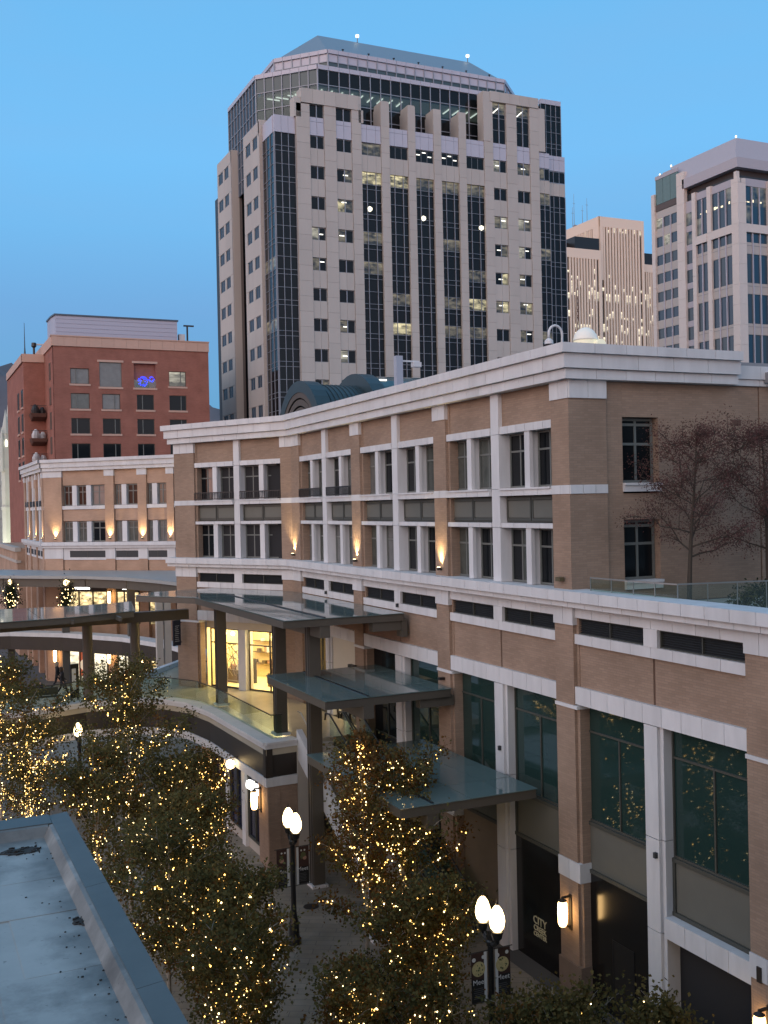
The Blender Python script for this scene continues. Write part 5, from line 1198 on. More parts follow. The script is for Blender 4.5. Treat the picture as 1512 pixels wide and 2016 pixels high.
# stepped left flank: narrow granite strip, side blocks with window pairs, recessed glass between
SF = Fr((0, 135), (1, 0), (0, -1))
panel('pier_core', tw, SF, 44.83, 46.3, -.6, -.20, 24, 68.0, GRANJ)
for k in range(-1, 11):
    z = 63.75 - 4 * k + .55
    if z < 24: break
    if k >= 0:
        window(tw, SF, 45.28, 46.0, -.1, z, z + 1.6, 1, [], BLACKM, [lit(.2) if k > 0 else GLASS], t=.05)
        panel('granite_panel', tw, SF, 44.8, 45.27, -.4, 0, z, z + 1.6, GRANITE); panel('granite_panel', tw, SF, 46.01, 46.35, -.4, 0, z, z + 1.6, GRANITE)
    if k >= 0: panel('granite_panel', tw, SF, 44.8, 46.35, -.4, 0, z + 1.62, (z + 3.98) if k > 0 else 68.1, GRANITE)
def side_block(y0, y1, ztop, wins):
    panel('pier_core', tw, TL, y0, y1, -1.5, -.18, 24, ztop - .1, GRANJ)
    panel('granite_panel', tw, TL, y0, y1, -1.4, 0, 66.3, ztop, GRANITE)
    for k in range(11):
        z = 64.62 - 4 * k
        if z < 24: break
        ed = [y0] + [v for w_ in wins for v in w_] + [y1]
        for i in range(0, len(ed), 2): panel('granite_panel', tw, TL, ed[i] + .01, ed[i + 1] - .01, -.4, 0, z + .01, z + 1.64, GRANITE)
        for a, c in wins: window(tw, TL, a, c, -.10, z, z + 1.65, 2, [], ALUD, [GLASSB], t=.06)
        panel('granite_panel', tw, TL, y0 + .01, (y0 + y1) / 2 - .01, -.4, 0, z - 2.33, z - .01, GRANITE); panel('granite_panel', tw, TL, (y0 + y1) / 2 + .01, y1 - .01, -.4, 0, z - 2.33, z - .01, GRANITE)
side_block(135.02, 142.1, 67.9, [(135.9, 137.9), (138.9, 141.0)]); side_block(147.9, 155.2, 68.1, [(149.4, 151.5), (152.3, 154.6)])
corner_glass(Fr((46.9, 0), (0, 1), (-1, 0)), 142.0, 148.1, 0, 66.0, 5, seed=9)
panel('granite_panel', tw, Fr((0, 147.9), (1, 0), (0, -1)), 44.8, 45.9, -.3, .02, 24, 68.0, GRANITE)
# glass crown with chamfered corners, set-back band, hipped roof
def crown(poly, z0, z1, nm, rowz, nxs, glass, fas=None, lights=False):
    for i, ((x0, y0), (x1, y1)) in enumerate(zip(poly, poly[1:])):
        d = Vector((x1 - x0, y1 - y0)); F = Fr((x0, y0), d, (d.y, -d.x)); L = d.length; nx = nxs[i]
        b = MB()
        for k in range(nx + 1): b.box(F, L * k / nx - .06, L * k / nx + .06, 0, .14, z0, z1)
        for z in rowz: b.box(F, 0, L, .004, .10, z - .05, z + .05)
        o = b.obj(nm + '_frame', ALU, tw)
        zz = [z0] + list(rowz) + [z1]
        for k in range(nx):
            for q0, q1 in zip(zz, zz[1:]):
                g = glass[i] if not callable(glass[i]) else glass[i](k, q0)
                panel('pane', o, F, L * k / nx + .04, L * (k + 1) / nx - .04, -.03, .0, q0 + .03, q1 - .03, g)
        if fas:
            for k in range(nx): panel('crown_fascia', tw, F, L * k / nx + .02, L * (k + 1) / nx - .02, -.3, .2, fas[0], fas[1], SPAND)
cp = [(45.85, 152), (45.85, 139), (52.34, 132.5), (84.6, 132.5), (91.0, 138.9), (91.0, 152)]
def fg(k, z): return CROWNG if 70.2 < z < 72.8 else GLASS
def fg2(k, z): return CROWNG if 68.6 < z < 73.0 else GLASSG2
GLASSG2 = mat('grey green crown glass', (.05, .075, .08), .05, spec=.6)
crown(cp, 61.3, 74.95, 'crown', [63.2, 65.2, 67.4, 69.0, 70.7, 73.0], [9, 7, 21, 5, 5], [GLASSB, fg2, fg, GLASS, GLASSB], fas=(74.96, 75.55))
b = MB(); b.prism([(46.6, 152), (46.6, 139.6), (52.9, 133.3), (84, 133.3), (90.2, 139.4), (90.2, 152)], 72.95, 73.05); b.obj('crown_ceiling', mat('office ceiling', (.45, .45, .42), .8, emit=(.9, .92, .85), estr=.10), tw)
b = MB(); b.prism([(50, 150), (50, 141.5), (54.5, 137), (82.5, 137), (86, 141), (86, 150)], 61.3, 72.9); b.obj('crown_core', mat('office core wall', (.22, .22, .21), .8), tw)
b = MB(); b.prism([(46.4, 152), (46.4, 139.4), (52.6, 133.1), (84.3, 133.1), (90.5, 139.2), (90.5, 152)], 69.2, 69.4); b.obj('crown_floor', mat('office floor', (.2, .2, .19), .9), tw)
for k in range(21):
    x = 53.4 + k * 1.5
    if k in (9, 10, 11, 12): continue
    b = MB(); b.cube(x, x + .16, 133.8, 135.7, 72.80, 72.9); b.obj('light_strip', WHITEL, tw)
for t in (.15, .3, .5, .62, .85):
    x, y = 46.3 + t * 6.3, 139.6 - t * 6.3
    b = MB(); b.cube(x + .4, x + 2.2, y + .9, y + 1.05, 72.8, 72.9); b.obj('light_strip', WHITEL, tw)
b = MB(); b.lathe((50.6, 136.2, 71.0), [(.3, 0), (.6, .4), (.5, 1.2), (.1, 1.5)], 10); b.obj('lobby_light', glow('lobby glow', (1, .95, .8), 2.5, False), tw)
t2 = [(49.0, 152), (49.0, 140.2), (54.7, 134.5), (82.6, 134.5), (88.4, 140.3), (88.4, 152)]
crown(t2, 75.6, 78.2, 'attic', [77.1], [6, 6, 19, 5, 6], [lambda k, z: SPAND if z > 77 else GLASSG2] * 5, fas=(78.21, 78.75))
b = MB(); b.prism([(49.3, 151.8), (49.3, 140.4), (54.8, 134.9), (82.5, 134.9), (88.1, 140.5), (88.1, 151.8)], 74, 78.7); b.obj('attic_core', mat('attic core', (.1, .1, .12), .8), tw)
# hipped roof
ev = [(49.3, 152), (49.3, 140.4), (54.8, 134.9), (82.5, 134.9), (88.1, 140.4), (88.1, 152), (82.5, 157.5), (54.8, 157.5)]
ra, rb_ = (57.9, 146.2, 86.0), (86.9 - 4.2, 146.2, 86.0)
ra = (57.9, 146.2, 86.0); rb_ = (83.5, 146.2, 86.0)
b = MB(); E_ = [b.vert((x, y, 78.76)) for x, y in ev]; A_ = b.vert(ra); B_ = b.vert(rb_)
for f in ([0, 1, 'A'], [1, 2, 'A'], [2, 3, 'B', 'A'], [3, 4, 'B'], [4, 5, 'B'], [5, 6, 'B'], [6, 7, 'A', 'B'], [7, 0, 'A'], [7, 6, 5, 4, 3, 2, 1, 0]):
    b.f.append([A_ if q == 'A' else B_ if q == 'B' else E_[q] for q in f]); b.m.append(0)
b.obj('hip_roof', ROOFM, tw)
for x, y, z in ((64.3, 146.2, 86.0), (83.2, 146.2, 86.0)):
    b = MB(); b.lathe((x, y, z), [(.08, 0), (.08, .7)], 6); o = b.obj('beacon_post', ALUD, tw); b = MB(); b.lathe((x, y, z + .7), [(.05, 0), (.28, .1), (.28, .4), (.05, .5)], 8); b.obj('beacon', WHITEL, o)
for k in range(7):
    b = MB(); b.lathe((57.5 + k * 3.9, 135.8, 79.1), [(.1, 0), (.1, .5), (.2, .6)], 6); b.obj('roof_anchor', BLACKM, tw)

# ------------------------------------------------------------------ distant slotted white tower
sl = root('slotted_white_tower', (254, 345, 0), 'pale distant tower with narrow vertical window slots and painted floodlight glow', 'building')
QF = Fr((0, 330), (1, 0), (0, -1)); QS = Fr((243.1, 330), (0, 1), (-1, 0))
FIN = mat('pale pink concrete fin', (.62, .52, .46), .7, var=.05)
FING = mat('pale fin with painted glow', (.66, .55, .46), .7, emit=(1, .72, .52), estr=.09)  # floodlighting put in as a faint glow of the concrete itself
SLOT_ = mat('dark slot glass', (.05, .035, .03), .3)
sr = random.Random(2)
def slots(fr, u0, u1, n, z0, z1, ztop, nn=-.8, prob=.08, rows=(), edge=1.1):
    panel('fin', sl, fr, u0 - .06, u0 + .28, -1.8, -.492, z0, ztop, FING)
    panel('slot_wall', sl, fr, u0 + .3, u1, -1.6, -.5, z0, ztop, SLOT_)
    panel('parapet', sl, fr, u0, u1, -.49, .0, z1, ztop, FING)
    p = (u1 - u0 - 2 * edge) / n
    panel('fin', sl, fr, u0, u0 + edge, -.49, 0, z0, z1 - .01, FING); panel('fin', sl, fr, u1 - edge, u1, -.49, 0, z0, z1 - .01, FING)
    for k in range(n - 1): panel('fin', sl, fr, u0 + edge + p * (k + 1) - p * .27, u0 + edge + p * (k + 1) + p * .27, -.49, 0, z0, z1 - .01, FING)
    for k in range(n):
        for z, pr in rows:
            if sr.random() < pr: panel('lit_window', sl, fr, u0 + edge + p * k + p * .18, u0 + edge + p * (k + 1) - p * .18, -.48, -.30, z + sr.uniform(-.2, .6), z + sr.choice([1.2, 2.4, 3.4]), LITW)
rws = [(118.0, .55), (101, .2), (96, .4), (91.5, .5), (85, .3), (80, .45), (76, .25), (72, .2)]
slots(QF, 243.1, 264.2, 14, 45, 120.2, 124.0, rows=rws); slots(QS, 0, 27, 18, 100, 120.2, 124.0, rows=[(118, .4), (113, .2)], edge=4)
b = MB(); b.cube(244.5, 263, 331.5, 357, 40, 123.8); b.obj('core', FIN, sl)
slots(Fr((0, 328), (1, 0), (0, -1)), 226, 242.4, 11, 45, 107.0, 110.5, rows=rws[1:] + [(93, .5), (99, .3)]); slots(Fr((0, 332), (1, 0), (0, -1)), 264.6, 272, 5, 45, 105.0, 108, rows=rws[1:] + [(94, .4)])
b = MB(); b.cube(228, 242.4, 329.6, 345, 40, 110.3); b.cube(264.6, 272, 333.7, 350, 40, 107.8); b.obj('wing_core', FIN, sl)
b = MB(); b.cube(231, 242.0, 328.5, 340, 110.6, 115.0); b.cube(222, 231, 333, 345, 110.6, 113.5); b.cube(264.8, 271, 333, 345, 108.1, 112.6); b.obj('plant_box', BLACKM, sl)
for k, (u, h) in enumerate(((8, 9), (11, 7), (16.5, 13), (17.5, 8))):
    b = MB(); b.lathe((243.6, 330 + u, 124), [(.12, 0), (.05, h)], 5); b.cube(243.0, 244.2, 330 + u - .03, 330 + u + .03, 124 + h * .7, 124 + h * .7 + .1); b.obj('antenna', ALUD, sl)
b = MB(); b.lathe((244.5, 347, 123.8), [(1.1, 0), (1.0, .9), (.2, 1.3)], 10); b.obj('roof_dish', ALUD, sl)
# steel lattice jib in front of it
jb = root('lattice_mast', (196, 270, 60), 'rust brown lattice mast standing in front of the slotted tower', 'mast')
b = MB()
for s in (-.5, .5): b.tube([(197.5 + s, 280, 55), (197.5 + s * .7, 280, 84)], .12, 4)
for k in range(12): b.tube([(197.0, 280, 58 + k * 2), (198.0, 280, 60 + k * 2)], .1, 4); b.tube([(198.0, 280, 58 + k * 2), (197.0, 280, 60 + k * 2)], .08, 4)
b.obj('lattice', mat('rust brown steel', (.12, .06, .045), .7), jb)

# ------------------------------------------------------------------ right glass office tower
of = root('right_office_tower', (185, 195, 0), 'pale stone and blue glass office tower at the right edge', 'building')
OF = Fr((0, 180), (1, 0), (0, -1)); OS = Fr((170, 180), (0, 1), (-1, 0))
OST = mat('pale stone pier', (.62, .57, .53), .6, var=.06)
OSP = mat('beige spandrel', (.43, .40, .37), .5, var=.05)
OGL = mat('blue office glass', (.018, .05, .085), .04, spec=.6)
OGL2 = mat('grey blue office glass', (.035, .06, .08), .05, spec=.6)
LAV = mat('lavender grey cladding panel', (.40, .385, .42), .5, var=.04)
LITO = litpane('lit upper office', (1.0, .85, .6), .20, .3, lo=-.1, base=(.02, .05, .08), stretch=(1, 1, 1))
WARML = glow('warm office light', (1.0, .86, .58), 1.6, False)
b = MB(); b.cube(170.8, 215, 180.8, 207, 20, 88); b.obj('core', mat('office core dark', (.03, .04, .05), .6), of)
orr = random.Random(21)
# vertical pattern at the corner: (z0, z1, kind)
ZT = 85.6
bandsz = [(77.2, 85.6, 'G'), (75.3, 77.15, 'L'), (73.2, 75.25, 'g'), (70.6, 73.15, 'S'), (64.2, 70.55, 'G'), (61.7, 64.15, 'S'), (55.2, 61.65, 'G'), (52.7, 55.15, 'S'), (46.2, 52.65, 'G'), (43.7, 46.15, 'S'), (37.2, 43.65, 'G'), (34.7, 37.15, 'S'), (28, 34.65, 'G')]
def obay(fr, u0, u1, n, mull):
    for z0, z1, kd in bandsz:
        if kd in 'Gg':
            wd = (u1 - u0) / n
            for k in range(n):
                m_ = orr.choice([OGL, OGL, OGL2])
                if z0 > 77: 
                    panel('pane', of, fr, u0 + wd * k + .04, u0 + wd * (k + 1) - .04, -.5, -.25, z0, z0 + 4.1, orr.choice([OGL, OGL, LITO])); panel('pane', of, fr, u0 + wd * k + .04, u0 + wd * (k + 1) - .04, -.5, -.25, z0 + 4.12, z1, orr.choice([OGL, LITO])); [panel('ceiling_light', of, fr, u0 + wd * k + .25 + q_ * .75, u0 + wd * k + .25 + q_ * .75 + orr.uniform(.35, .7), -.3, -.235, z0 + 4.5 + orr.uniform(0, .5), z0 + 5.05 + orr.uniform(0, .5), WARML) for q_ in range(2) if orr.random() < .62]
                else: panel('pane', of, fr, u0 + wd * k + .04, u0 + wd * (k + 1) - .04, -.5, -.25, z0, z1, m_)
        else:
            panel('spandrel', of, fr, u0, u1, -.5, -.12 if kd == 'S' else .35, z0, z1, OSP if kd == 'S' else OST)
            if kd == 'S': panel('spandrel_joint', of, fr, u0, u1, -.3, -.09, z1 - .75, z1 - .65, ALUD)
    wd = (u1 - u0) / n
    for k in range(1, n):
        o = panel('mullion_fin', of, fr, u0 + wd * k - .10, u0 + wd * k + .10, -.3, .12, 28, 77.1, SPAND); panel('mullion_fin', of, fr, u0 + wd * k - .08, u0 + wd * k + .08, -.3, .08, 77.3, 85.5, SPAND)
def opier(fr, u0, u1, z1, n=.25):
    z = 28
    while z < z1 - .1:
        q = min(z + 4.46, z1); panel('stone_pier', of, fr, u0, u1, -.6, n, z + .015, q - .015, OST); z = q
opier(OS, -.5, 1.6, 87.0, .4); opier(OF, 170.42, 171.9, 87.0, .5)
panel('stone_pier_tip', of, OS, .0, .9, -.6, .2, 87.0, 88.6, OST)
def yx(x): return None
obay(OS, 1.65, 8.3, 3, True); opier(OS, 8.3, 9.6, 87.6); obay(OS, 9.65, 13.4, 2, True); opier(OS, 13.4, 14.6, 87.6)
for k in range(10):
    z = 80.5 - 4.46 * k; panel('pane', of, OS, 14.7, 17.0, -.5, -.2, z, z + 3.0, OGL2 if k not in (0, 1) else LITO); panel('lavender_spandrel', of, OS, 14.6, 17.0, -.5, -.1, z - 1.42, z - .02, LAV)
panel('lavender_spandrel', of, OS, 14.6, 17.0, -.5, -.1, 83.52, 86.2, LAV)
opier(OS, 17.0, 19.6, 93.5, .4)
for k in range(11):
    z = 82.4 - 4.46 * k
    for j in range(3):
        a = 19.7 + j * 2.7; panel('pane', of, OS, a + .06, a + 2.62, -.5, -.25, z, z + 2.4, orr.choice([OGL, OGL2, OGL2, LIT3]) if k in (0, 1, 2, 4) else orr.choice([OGL, OGL2]))
    panel('spandrel', of, OS, 19.65, 27.8, -.5, -.12, z - 2.04, z - .02, OSP)
for j in (1, 2): panel('mullion_fin', of, OS, 19.7 + j * 2.7 - .12, 19.7 + j * 2.7 + .06, -.3, .1, 28, 84.8, SPAND)
panel('spandrel', of, OS, 19.65, 27.8, -.5, -.12, 84.82, 86.6, OSP); panel('spandrel_joint', of, OS, 19.65, 27.8, -.4, -.02, 86.7, 88.2, mat('brown soffit strip', (.10, .08, .075), .7))
GG = mat('green grey screen glass', (.09, .16, .15), .15, spec=.6, var=.15)
for j in range(3): panel('screen_glass', of, OS, 19.7 + j * 2.7, 22.3 + j * 2.7, -.4, -.1, 88.3, 94.3, GG)
panel('screen_cap', of, OS, 19.65, 27.8, -.4, .0, 94.32, 95.2, LAV)
opier(OS, 27.8, 29.0, 91, .3)
obay(OF, 171.95, 178.5, 3, True); opier(OF, 178.5, 180.2, 87.2, .5); obay(OF, 180.25, 187, 3, True); opier(OF, 187, 189, 87.2, .5)
for fr, a, c in ((OS, 1.65, 14.5), (OF, 171.95, 190)): panel('top_fascia', of, fr, a, c, -.5, -.08, 85.62, 87.3, LAV)
b = MB(); b.prism([(169.6, 179.6), (169.6, 197.6), (215, 197.6), (215, 179.6)], 89.4, 91.6); b.obj('roof_overhang', LAV, of)
b = MB(); b.prism([(171.2, 181.2), (171.2, 196.6), (212, 196.6), (212, 181.2)], 87.3, 89.38); b.obj('roof_recess', mat('dark roof recess', (.05, .045, .045), .8), of)
b = MB(); b.hexa([(169.8, 180.2, 91.62), (215, 180.2, 91.62), (215, 197, 91.62), (169.8, 197, 91.62), (172.3, 182.6, 97.0), (215, 182.6, 97.0), (215, 205, 97.0), (172.3, 205, 97.0)]); b.obj('plant_screen', LAV, of)
b = MB(); b.cube(172.2, 190, 198, 207.5, 88, 96.4); b.obj('plant_block', mat('pinkish plant block', (.42, .36, .34), .6), of)
for x, y, z in ((172.4, 182.7, 97.0), (172.4, 204.6, 97.0), (170.5, 206.5, 95.2)):
    b = MB(); b.lathe((x, y, z), [(.05, 0), (.2, .15), (.2, .5), (.05, .6)], 6); b.obj('beacon', WHITEL, of)
# ------------------------------------------------------------------ trees
def leafmat(name, col, rough=.6):
    M = bpy.data.materials.new(name); M.use_nodes = True; t = M.node_tree; t.nodes.clear()
    g = t.nodes.new('ShaderNodeNewGeometry'); n = t.nodes.new('ShaderNodeTexNoise'); n.inputs['Scale'].default_value = 3.0; n.inputs['Detail'].default_value = 3; t.links.new(g.outputs['Position'], n.inputs[0])
    r = t.nodes.new('ShaderNodeMapRange'); r.inputs[1].default_value = .3; r.inputs[2].default_value = .7; r.inputs[3].default_value = .55; r.inputs[4].default_value = 1.45; t.links.new(n.outputs[0], r.inputs[0])
    s = t.nodes.new('ShaderNodeVectorMath'); s.operation = 'SCALE'; s.inputs[0].default_value = col; t.links.new(r.outputs[0], s.inputs['Scale'])
    d = t.nodes.new('ShaderNodeBsdfDiffuse'); tl = t.nodes.new('ShaderNodeBsdfTranslucent'); t.links.new(s.outputs[0], d.inputs[0]); t.links.new(s.outputs[0], tl.inputs[0])
    mxx = t.nodes.new('ShaderNodeMixShader'); mxx.inputs[0].default_value = .35; t.links.new(d.outputs[0], mxx.inputs[1]); t.links.new(tl.outputs[0], mxx.inputs[2])
    o = t.nodes.new('ShaderNodeOutputMaterial'); t.links.new(mxx.outputs[0], o.inputs[0])
    return M
LG = leafmat('dull green leaf', (.105, .10, .042)); LO = leafmat('olive leaf', (.15, .122, .048)); LY = leafmat('rusty autumn leaf', (.15, .078, .028)); LD = leafmat('dark green leaf', (.026, .034, .020))
LR = leafmat('dusky red leaf', (.15, .072, .066)); LR2 = leafmat('brown red leaf', (.12, .07, .06))

def leaves(pts, mats_idx, size, seed, mats, name, parent, spread=.22):
    """one leaf mesh: small rhombic faces scattered round the given clump points"""
    q = np.random.default_rng(seed); P = np.array(pts); n = len(P)
    c = P + q.normal(0, spread, (n, 3)); a = q.normal(0, 1, (n, 3)); a /= np.linalg.norm(a, axis=1)[:, None]
    r = q.normal(0, 1, (n, 3)); b_ = np.cross(a, r); b_ /= np.linalg.norm(b_, axis=1)[:, None]
    L = (size * q.uniform(.6, 1.3, n))[:, None]
    V = np.stack([c - a * L * .5, c + b_ * L * .36, c + a * L * .5, c - b_ * L * .36], 1).reshape(-1, 3)
    off = np.array(WM[parent].translation); 
    me = bpy.data.meshes.new(name); me.vertices.add(n * 4); me.vertices.foreach_set('co', (V - off).ravel())
    me.loops.add(n * 4); me.loops.foreach_set('vertex_index', np.arange(n * 4)); me.polygons.add(n); me.polygons.foreach_set('loop_start', np.arange(n) * 4)
    for m_ in mats: me.materials.append(m_)
    me.polygons.foreach_set('material_index', np.array(mats_idx, dtype=np.int32)); me.update(calc_edges=True)
    o = bpy.data.objects.new(name, me); link(o, parent, WM[parent].copy()); return o

def tree(x, y, z, H, Rc, label, seed, mats, w_, nleaf=9000, size=.13, low=.22, bark=ASPEN, r0=.10, lean=(0, 0), shape=.6, nl=20, group=None, name='plaza_tree', spread=.2, up=(25, 60)):
    q = random.Random(seed); t = root(name, (x, y, z), label, 'tree', group)
    base = Vector((x, y, z)); top = base + Vector((lean[0], lean[1], H * .96))
    trunk = []
    for k in range(9):
        s = k / 8; trunk.append(base.lerp(top, s) + Vector((math.sin(s * 4 + seed) * .12, math.cos(s * 3.1 + seed) * .12, 0)) * s)
    b = MB(); b.tube(trunk, [r0 * (1 - .85 * k / 8) for k in range(9)], 7)
    pts, idx, wires = [], [], [trunk]
    cl = []
    for k in range(nl):
        s = low + (.96 - low) * (k + q.random() * .8) / nl
        i = min(7, int(s * 8)); p = trunk[i].lerp(trunk[i + 1], s * 8 - i)
        prof = max(.18, math.sin(math.pi * min(1, ((s - low) / (1 - low)) * .78 + .22)) ** .8)
        L = Rc * prof * q.uniform(.75, 1.15); az = k * 2.4 + q.uniform(-.5, .5); el = R(q.uniform(*up))
        d = Vector((math.cos(az) * math.cos(el), math.sin(az) * math.cos(el), math.sin(el)))
        pl = [p]
        for j in range(1, 5):
            pl.append(p + d * (L * j / 4) + Vector((q.uniform(-1, 1), q.uniform(-1, 1), q.uniform(-.6, .8))) * .06 * L * j / 2)
        b.tube(pl, [max(.008, r0 * (1 - s) * .55 * (1 - .2 * j)) for j in range(5)], 5, caps=False); wires.append(pl)
        for j in range(1, 5): cl.append((pl[j], .5 + .2 * j))
        for j in range(5):
            a0 = pl[q.randint(1, 4)]; d2 = (d + Vector((q.uniform(-1, 1), q.uniform(-1, 1), q.uniform(-.6, .8)))).normalized(); l2 = L * q.uniform(.22, .5)
            e = a0 + d2 * l2; b.tube([a0, a0.lerp(e, .5) + Vector((0, 0, .04)), e], [.014, .01, .005], 4, caps=False)
            cl.append((a0.lerp(e, .55), .8)); cl.append((e, 1.0)); wires.append([a0, e])
    b.obj('trunk', bark, t)
    tot = sum(c[1] for c in cl)
    for p, wt in cl:
        n = max(1, int(nleaf * wt / tot)); mi = q.choices(range(len(mats)), w_)[0]
        for _ in range(n): pts.append((p.x, p.y, p.z)); idx.append(mi if q.random() < .75 else q.choices(range(len(mats)), w_)[0])
    leaves(pts, idx, size, seed, mats, 'crown', t, spread)
    return t, wires

def string_lights(wires, n, seed, label, size=.034, trunk_share=.35, frac=(0.15, 1.0), pale=.38):
    q = random.Random(seed); b = MB()
    lens = [sum((Vector(p1) - Vector(p0)).length for p0, p1 in zip(w_, w_[1:])) for w_ in wires]
    pick = q.sample(range(1, len(wires)), max(1, int(len(wires) * .62)))
    def bulb(p, s, mi):
        i = len(b.v); b.v += [(p.x + s, p.y, p.z), (p.x, p.y + s, p.z), (p.x - s, p.y, p.z), (p.x, p.y - s, p.z), (p.x, p.y, p.z + s * 1.25), (p.x, p.y, p.z - s * 1.25)]
        for f in ((0, 1, 4), (1, 2, 4), (2, 3, 4), (3, 0, 4), (1, 0, 5), (2, 1, 5), (3, 2, 5), (0, 3, 5)): b.f.append([i + k for k in f]); b.m.append(mi)
    tot = sum(lens[i] for i in pick)
    for k in range(n):
        if k < n * trunk_share: w_ = wires[0]; s = frac[0] + (frac[1] - frac[0]) * q.random() ** 1.3; rad = .12
        else:
            w_ = wires[q.choices(pick, [lens[i] for i in pick])[0]]; s = q.random(); rad = .09
        f = s * (len(w_) - 1); i = min(int(f), len(w_) - 2); p = Vector(w_[i]).lerp(Vector(w_[i + 1]), f - i)
        a = q.uniform(0, 6.28); p = p + Vector((math.cos(a) * rad, math.sin(a) * rad, q.uniform(-.05, .05)))
        bulb(p, size * q.choice([.55, .7, .8, 1.0, 1.25]), 1 if q.random() < pale else 0)
    o = b.obj('string_lights', [BULB, BULB2], None, fix=False)
    return tag(o, label, 'string lights', None, 'stuff')
G = 'aspen trees in the plaza'
T = [
 (8.4, 44.0, 10.4, 3.0, 'tallest lit tree at left whose top reaches in front of the bridge railing', 101, 14000, [6, 3, 1], 330),
 (6.6, 41.0, 7.6, 2.6, 'dark broad tree just behind the far corner of the near flat roof', 102, 11000, [6, 3, 1], 210),
 (3.9, 49.5, 10.6, 2.9, 'lit tree at the left edge rising above the bridge deck', 103, 12000, [5, 4, 1], 380),
 (5.4, 53.0, 6.6, 2.4, 'low tree packed with amber lights beyond the flat roof at left', 104, 7000, [3, 4, 2], 620),
 (11.1, 42.8, 6.6, 1.6, 'slim tree wrapped in bright lights in front of the lower shop windows', 105, 7000, [3, 4, 2], 420),
 (8.9, 36.2, 6.6, 2.1, 'leafy lit tree left of the middle lamp post', 106, 11000, [5, 4, 1], 300),
 (9.15, 31.2, 5.3, 1.65, 'near lit tree at the bottom centre with a bright forked trunk', 107, 11000, [4, 5, 1], 360),
 (14.15, 33.0, 8.9, 1.75, 'rusty brown lit tree in front of the lowest canopy', 108, 8500, [1, 3, 5], 300),
 (15.7, 33.2, 7.7, 2.3, 'green lit tree right of the rusty tree in front of the lowest canopy', 109, 10000, [5, 4, 2], 340),
 (14.1, 29.6, 4.3, 1.6, 'low bushy tree between the bottom centre tree and the near lamp post', 110, 8000, [5, 3, 2], 170),
 (15.2, 29.6, 4.4, 1.4, 'small tree close left of the near lamp post with few lights', 111, 6500, [4, 4, 2], 150),
 (9.3, 40.2, 7.2, 2.3, 'dim dense tree between the tallest lit tree and the slim bright tree', 113, 9000, [6, 3, 1], 160),
 (8.5, 28.9, 4.7, 1.7, 'low dim tree at the bottom edge right of the flat roof parapet', 114, 7000, [5, 4, 1], 170),
 (11.3, 27.4, 3.5, 1.5, 'low brownish tree at the bottom edge below the forked bright trunk', 115, 7000, [3, 5, 2], 170),
 (8.4, 31.6, 5.2, 2.0, 'dark tree behind the low tree beside the parapet at the bottom', 116, 8000, [6, 3, 1], 150),
 (13.4, 26.8, 2.9, 1.3, 'lowest round tree top at the bottom edge left of the near lamp post', 117, 5000, [5, 3, 2], 70),
 (7.6, 33.8, 6.3, 2.3, 'dim tree beside the parapet of the near flat roof', 112, 8500, [6, 3, 1], 130),
]
for k, (x, y, H, Rc, lb, sd_, nf, ww, nb) in enumerate(T):
    t, wires = tree(x, y, 0, H, Rc, lb, sd_, [LG, LO, LY], ww, nleaf=int(nf * 1.15), size=.115, group=G, r0=.09)
    string_lights(wires, int(nb * 1.4), sd_ + 500, 'warm white and amber string lights wound through the plaza trees', size=.023, trunk_share=.20, frac=(.3, 1.0))
# bottom right: tree tops below the camera's edge
for x, y, H, Rc, lb, sd_, nf, ww in [(16.6, 24.6, 2.4, 1.3, 'grey green small tree top below the black hoardings at bottom right', 120, 5000, [5, 4, 0]), (18.2, 22.7, 3.0, 1.1, 'pale leaved tree top at the bottom edge before the brick doorway', 121, 3600, [5, 5, 0]), (15.6, 25.2, 2.3, 1.2, 'small leafy tree top at the bottom edge right of the near lamp post', 122, 3600, [5, 4, 1])]:
    t, wires = tree(x, y, 0, H, Rc, lb, sd_, [LG, LO, LY], ww, nleaf=nf, size=.13, r0=.06, group=G)
    string_lights(wires, 14, sd_ + 500, 'a few string lights in the tree tops at bottom right')
def shrub(x, y, rx, rz, label, seed, mt, n=2500, size=.1, z=0, name='shrub'):
    q = np.random.default_rng(seed); v = q.normal(0, 1, (n, 3)); v /= np.linalg.norm(v, axis=1)[:, None]; v *= (q.uniform(.35, 1, n) ** .5)[:, None]
    v[:, 2] = np.abs(v[:, 2]); P = v * np.array([rx, rx, rz]) * (1 + .18 * np.sin(v[:, :1] * 9 + seed)) + np.array([x, y, z + .1])
    t = root(name, (x, y, z), label, 'shrub'); b = MB()
    for k in range(5): a = k * 1.3; b.tube([(x, y, z), (x + rx * .5 * math.cos(a), y + rx * .5 * math.sin(a), z + rz * .7)], [.03, .008], 4)
    b.obj('stem', BARK, t); leaves(P, list(q.integers(0, len(mt), n)), size, seed, mt, 'foliage', t, .05)
shrub(13.5, 31.0, .75, 1.9, 'very dark evergreen bush at the bottom centre', 3, [LD, LD], 3500, .09)
shrub(12.2, 28.6, .8, 1.2, 'low green bush at the bottom edge beside the dark evergreen', 4, [LG, LD], 2200, .09)
shrub(19.2, 27.2, .35, .9, 'small grey green bush at the foot of the black hoarding', 5, [LG, LD], 700, .08)
shrub(24.6, 25.2, 1.0, .75, 'low dark planting behind the terrace rail at right', 6, [LD, LG], 2600, .08, 12.9)
shrub(26.6, 25.0, 1.1, .8, 'low dark planting at the right end of the terrace', 7, [LD, LG], 2600, .08, 12.9)
